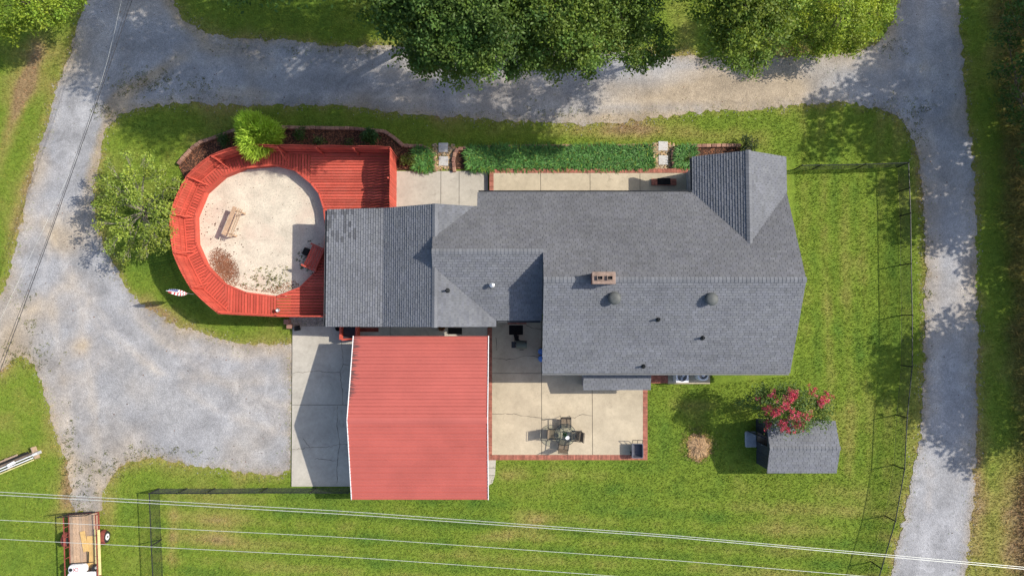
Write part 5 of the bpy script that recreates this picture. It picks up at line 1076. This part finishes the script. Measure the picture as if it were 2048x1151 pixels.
# feathery evergreen by the deck
p = P(513, 268, 1.7)
def spiky(name, label, p, r, h, n, color, ln=.30, cat='shrub', parent=None):
    t = thing(name, label, cat, (p[0], p[1], 0)); obj('stem', tube([(p[0], p[1], 0), (p[0], p[1], h * .8)], [.06, .02], 7), 'bark', t)
    d = rng.normal(0, 1, (n, 3)); d[:, 2] = np.abs(d[:, 2]) * .9; d /= np.linalg.norm(d, axis=1)[:, None]
    lob = 1 + .16 * np.sin(np.arctan2(d[:, 1], d[:, 0]) * 3 + 1.2) + .10 * rng.normal(0, 1, n)
    rr = (.35 + .65 * rng.random(n) ** .5) * lob
    c = np.array((p[0], p[1], h * .38)) + d * rr[:, None] * np.array((r, r, h * .6)); dd = d + rng.normal(0, .35, (n, 3)); dd[:, 2] += .3; dd /= np.linalg.norm(dd, axis=1)[:, None]
    s = np.cross(dd, rng.normal(0, 1, (n, 3))); s /= np.linalg.norm(s, axis=1)[:, None]; L = ln * rng.uniform(.5, 1.3, (n, 1)); w = .020 * rng.uniform(.7, 1.6, (n, 1))
    v = np.stack([c - s * w, c + s * w, c + dd * L + s * w * .2, c + dd * L - s * w * .2], 1).reshape(-1, 3); f = np.arange(n * 4).reshape(n, 4)
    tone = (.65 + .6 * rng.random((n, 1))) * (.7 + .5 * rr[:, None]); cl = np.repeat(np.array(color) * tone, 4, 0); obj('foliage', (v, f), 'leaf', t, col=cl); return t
spiky('feathery_evergreen', 'bright lime green feathery evergreen beside the deck fence', p, 1.12, 2.9, 20000, (.33, .47, .06), .26)
def shrub(label, u, v, h, r, col, n=None, size=.05, name='shrub', spread=.10):
    p = P(u, v, h * .7); bl = [(p.x + random.gauss(0, r * .35), p.y + random.gauss(0, r * .35), h * random.uniform(.5, .8), r * random.uniform(.45, .65)) for _ in range(6)]
    t = thing(name, label, 'shrub', (p.x, p.y, 0)); obj('stems', limbs((p.x, p.y, 0), bl, .025, h * .3, 3, .05), 'bark', t)
    v_, f_, c_ = leaves(crown_points(bl, 130, .3), n or 16, spread, size, col); obj('foliage', (v_, f_), 'leaf', t, col=c_)
shrub('rounded dark green shrub in the mulch bed right of the feathery evergreen', 597, 266, .9, .42, (.045, .095, .02))
shrub('broad leaved dark green shrub near the right end of the mulch bed', 737, 273, .9, .55, (.040, .090, .022), size=.075)
shrub('dark green shrub in the mulch bed left of the feathery evergreen', 440, 277, .9, .5, (.050, .095, .022))
shrub('small pale green plant against the deck fence', 638, 282, .4, .3, (.10, .16, .035), 10)
shrub('tiny sprouting plant against the deck fence, nearest the deck corner', 697, 286, .3, .22, (.09, .13, .03), 8)
shrub('yellow green shrub with reddish leaves at the patio end of the bed', 815, 318, .6, .45, (.105, .135, .025), size=.055)
shrub('dark evergreen shrub tucked against the front wing', 1492, 291, 1.1, .6, (.032, .055, .016), size=.045)
shrub('low pale yellow green plant beside the front wing wall', 1378, 318, .45, .28, (.12, .19, .03), 12)
shrub('brown leaved small plant left of the feathery evergreen base', 471, 277, .4, .25, (.16, .09, .03), 8)
shrub('green plant in the corner of the rear patio door', 1004, 633, .6, .28, (.03, .06, .014), 12)
shrub('dark small plant on the deck side under the light green tree', 345, 400, .8, .4, (.035, .07, .02), 12)
# potted sprig on the table
c0_ = np.array([(tc0[0], tc0[1], HP + .9) for tc0 in [P2(1130, 868, .72)] for _ in range(8)]) + rng.normal(0, .05, (8, 3)); v, f, c = leaves(c0_, 14, .05, .04, (.03, .06, .02)); obj('foliage', (v, f), 'leaf', pp, col=c)
c = P(884, 655, .3); v, f, cl = leaves(np.array([(c.x, c.y, HD + .45)] * 8) + rng.normal(0, .07, (8, 3)), 14, .06, .05, (.10, .055, .02)); obj('foliage', (v, f), 'leaf', fp, col=cl)
# lily turf: arching strap leaves
def lily_turf(px, n, label, ln=.40):
    poly = [P2(u, v, .1) for u, v in px]; xs = [p[0] for p in poly]; ys = [p[1] for p in poly]
    q = np.stack([rng.uniform(min(xs), max(xs), n * 3), rng.uniform(min(ys), max(ys), n * 3)], 1); q = q[in_poly(q[:, 0], q[:, 1], poly)][:n]; q = np.repeat(q, 16, 0); N = len(q)
    a = rng.uniform(0, 2 * math.pi, N); d = np.stack([np.cos(a), np.sin(a), np.zeros(N)], 1); s = np.stack([-np.sin(a), np.cos(a), np.zeros(N)], 1); L = ln * rng.uniform(.6, 1.25, (N, 1)); w = .017 * rng.uniform(.8, 1.5, (N, 1))
    b = np.concatenate([q + rng.normal(0, .03, (N, 2)), np.full((N, 1), .05)], 1); m = b + d * L * .45 + np.array((0, 0, 1)) * L * .75; e = b + d * L * 1.0 + np.array((0, 0, 1)) * L * .55
    v = np.stack([b - s * w, b + s * w, m - s * w, m + s * w, e - s * w * .3, e + s * w * .3], 1).reshape(-1, 3); k = (np.arange(N) * 6)[:, None]
    f = np.concatenate([k + np.array([[0, 1, 3, 2]]), k + np.array([[2, 3, 5, 4]])], 0); cl = np.array((.078, .190, .042)) * rng.uniform(.45, 1.7, (N, 1)) * np.where(rng.random((N, 1)) < .07, np.array((2.2, 1.2, .7)), 1.0)
    obj('lily_turf', (v, f), 'leaf', col=np.repeat(cl, 6, 0), label=label, cat='ground cover', kind='stuff')
lily_turf([(936,300),(1300,298),(1300,336),(940,338)], 1250, 'long green strip of lily turf in front of the porch'); lily_turf([(833,302),(861,306),(864,338),(835,338)], 110, 'clump of lily turf at the left patio corner'); lily_turf([(1354,299),(1384,297),(1384,332),(1354,334)], 110, 'clump of lily turf between right path and front wing')
# ================================================================ LOOSE LITTER
a_ = rng.normal(0, 1, (5200, 2)); a_ = a_[np.hypot(a_[:, 0], a_[:, 1]) < 2.1]; cq = P(449, 534); th_ = math.radians(32); hp = np.stack([cq.x + .36 * a_[:, 0] * math.cos(th_) + .62 * a_[:, 1] * math.sin(th_) , cq.y - .36 * a_[:, 0] * -math.sin(th_) - .62 * a_[:, 1] * math.cos(th_)], 1)
pebbles('wood_chip_heap', [(0,0),(10,0),(10,10)], 1, .012, .034, 'chips', [(1, 1, 1), (1.2, 1.1, 1.0), (.8, .7, .65)], .034, pts=hp, label='brown wood chip patch spread on the sand', cat='wood chips')
pebbles('wood_chip_heap', [(455,560),(490,578),(560,588),(600,570),(590,560),(520,580),(480,566)], 500, .015, .035, 'chips', [(1, 1, 1), (1.5, 1.3, 1.1), (.6, .5, .45)], .035, label='thin trail of wood chips along the lower sand edge', cat='wood chips')
pebbles('dead_leaves', [(400,410),(455,400),(490,480),(480,520),(415,500),(395,450)], 110, .015, .05, 'chips', [(.35, .25, .22), (.45, .4, .35)], .032, label='dark dead leaves scattered around the bench on the sand', cat='dead leaves')
pebbles('dead_leaves', [(480,340),(600,350),(640,420),(640,540),(560,585),(480,560),(430,430)], 120, .012, .032, 'chips', [(.3, .3, .27), (.6, .5, .4)], .032, label='few dark leaf specks across the open sand', cat='dead leaves')
q = np.stack([rng.normal(PX(530, 557), .75, 70), rng.normal(PY(530, 557), .38, 70), np.full(70, .06)], 1); v, f, c = leaves(q, 9, .06, .045, (.16, .17, .045)); obj('sand_weeds', (v, f), 'leaf', col=c, kind='stuff', label='yellow green weeds growing in the sand near the deck edge', cat='weeds')
q = np.stack([rng.normal(PX(610, 520), .28, 26), rng.normal(PY(610, 520), .4, 26), np.full(26, .07)], 1); v, f, c = leaves(q, 9, .05, .05, (.05, .09, .03)); obj('sand_weeds', (v, f), 'leaf', col=c, kind='stuff', label='green weeds in the shade beside the red garden bench', cat='weeds')
c = P(1397, 894); a_ = rng.uniform(0, 6.28, 150); r_ = rng.normal(.85, .16, 150); q = np.stack([c.x + r_ * np.cos(a_) - .08, c.y + r_ * np.sin(a_) + .18, np.full(150, .05)], 1); v, f, cl = leaves(q, 8, .06, .05, (.30, .25, .09), asp=.25); obj('straw', (v, f), 'leaf', md, col=cl, kind='stuff')
q = []
for (u, v, a, b, n) in ((310,160,50,14,60),(260,180,40,20,50),(215,225,20,12,30),(400,180,60,14,40),(1100,225,120,8,30),(1810,215,40,14,40),(1830,250,14,30,40),(60,630,20,40,22),(20,700,18,30,26),(70,720,30,20,40),(165,965,30,40,70),(140,900,10,60,40),(320,905,60,10,40),(1765,95,40,12,30),(650,100,140,10,60),(230,930,30,20,40),(1850,460,6,150,40),(1080,210,30,12,10)):
    p = P(u, v); q.append(np.stack([rng.normal(p.x, a / 40, n), rng.normal(p.y, b / 40, n), np.full(n, .03)], 1))
v, f, c = leaves(np.vstack(q), 10, .07, .04, (.13, .14, .04), .35); obj('road_weeds', (v, f), 'leaf', col=c, kind='stuff', label='sparse weeds along the gravel edges', cat='weeds')
ge = np.array(GRJ); ge = ge[rng.integers(0, len(ge), 5200)] + rng.normal(0, .20, (5200, 2)); ge = ge[(np.abs(ge[:, 0]) < 32) & (ge[:, 1] > -16) & (ge[:, 0] < PX(580, 800)) | (ge[:, 1] > PY(0, 640)) | (ge[:, 0] > 10)]
pebbles('loose_stones', [(0,0),(10,0),(10,10)], 1, .018, .045, 'rock', [(.8, .95, 1.4), (.65, .8, 1.2), (1.0, 1.1, 1.4), (.9, .9, .9)], .0, pts=ge, label='loose grey stones spilled along the gravel edges', cat='stones')
lf = np.stack([rng.uniform(-30, 30, 1100), rng.uniform(-15, 20, 1100)], 1); lf = lf[in_poly(lf[:, 0], lf[:, 1], GRJ)]
pebbles('fallen_leaves', [(0,0),(10,0),(10,10)], 1, .015, .045, 'chips', [(.5, .45, .4), (.8, .8, .7), (.35, .35, .3)], .012, pts=lf, label='scattered brown leaves and twigs on the gravel roads', cat='dead leaves')
# ================================================================ LAWN GRASS AND TALL WEEDS
EXC = [[P2(u, v) for u, v in L] for L in ([(583,655),(655,655),(655,630),(430,632),(385,590),(345,510),(340,430),(372,352),(425,312),(480,296),(790,296),(790,340),(1386,340),(1386,318),(1590,318),(1590,750),(1420,768),(1296,768),(1296,921),(992,921),(978,972),(583,974)],
        [(355,330),(386,290),(427,272),(472,256),(560,250),(700,252),(770,258),(810,288),(845,288),(866,300),(912,290),(1310,288),(1350,290),(1480,288),(1480,340),(790,340),(790,300),(372,362)], [(1514,845),(1660,845),(1660,940),(1514,940)])]
ND = 460000
bx_ = rng.uniform(-31.5, 31.5, ND); by_ = rng.uniform(-16, 21, ND)
ii = np.clip(((bx_ - GX0) / GS).round().astype(int), 0, nx - 1); jj = np.clip(((by_ - GY0) / GS).round().astype(int), 0, ny - 1)
ok = ~inG[ii, jj] | (rng.random(ND) < .45 * np.exp(-bd[ii, jj] / .22))
for e in EXC: ok &= ~in_poly(bx_, by_, e)
bx_, by_, ii, jj = bx_[ok], by_[ok], ii[ok], jj[ok]; N = len(bx_)
a = rng.uniform(0, 2 * math.pi, N); tall = weed[ii, jj]; L = (.055 + .05 * rng.random(N)) * (1 + 5.0 * tall * rng.random(N)); w = .018 * (1 + .5 * tall); lean = rng.uniform(.3, 1.3, N)
d = np.stack([np.cos(a), np.sin(a)], 1); b = np.stack([bx_, by_], 1)
v = np.zeros((N, 3, 3)); v[:, 0, :2] = b - np.stack([-d[:, 1], d[:, 0]], 1) * w[:, None]; v[:, 1, :2] = b + np.stack([-d[:, 1], d[:, 0]], 1) * w[:, None]; v[:, :2, 2] = -.01
v[:, 2, :2] = b + d * (L * lean)[:, None]; v[:, 2, 2] = L
gc = gcol[ii, jj] * rng.uniform(.78, 1.34, (N, 1)) * np.where(rng.random((N, 1)) < .10, np.array((1.5, 1.15, 1.2)), 1.0)
obj('grass', (v.reshape(-1, 3), np.arange(N * 3).reshape(N, 3)), 'grass_blade', col=np.repeat(gc, 3, 0), kind='stuff', label='mown green lawn grass with dry yellow patches', cat='grass')
# ================================================================ OVERHEAD CABLES
def cable(px, h, r, mat, label, sag=.0):
    pts = []
    for k in range(33):
        t_ = k / 32; u = px[0][0] + (px[-1][0] - px[0][0]) * t_
        for (a, b) in zip(px, px[1:]):
            if min(a[0], b[0]) - 1e-6 <= u <= max(a[0], b[0]) + 1e-6: v_ = a[1] + (b[1] - a[1]) * (u - a[0]) / (b[0] - a[0]); break
        pts.append(P(u, v_, h - sag * 4 * t_ * (1 - t_)))
    obj('power_cable', tube(pts, r, 6), mat, base=tuple(pts[0]), label=label, cat='cable', group='overhead cables')
cable([(-200,972),(0,983),(700,1022),(1340,1069),(2048,1133),(2300,1158)], 8.6, .011, 'cable_pale', 'uppermost pale overhead cable crossing the bottom of the picture', .3)
cable([(-200,979),(0,989),(700,1028),(1340,1073),(2048,1137),(2300,1162)], 8.9, .012, 'cable_pale', 'second pale overhead cable, running just below the uppermost one', .3)
cable([(-200,1029),(0,1039),(700,1074),(1340,1119),(1800,1157),(2300,1200)], 8.8, .009, 'cable_pale', 'third pale overhead cable crossing the back lawn', .3)
cable([(-200,1066),(0,1077),(700,1113),(1230,1151),(2300,1235)], 8.8, .009, 'cable_pale', 'lowest pale overhead cable crossing the trailer', .3)
cable([(295,-90),(264,0),(190,215),(100,470),(0,742),(-60,900)], 6.5, .016, 'cable_dark', 'dark overhead cable slanting over the west road')
cable([(288,-90),(258,0),(188,210),(97,470),(-6,742),(-66,900)], 6.7, .010, 'cable_dark', 'thinner dark overhead cable beside the slanting one on the west road')
cable([(262,-90),(243,0),(230,60),(210,140),(186,215),(165,290),(100,430),(0,640)], 6.2, .004, 'cable_pale', 'thin pale service cable slanting over the shaded west road')
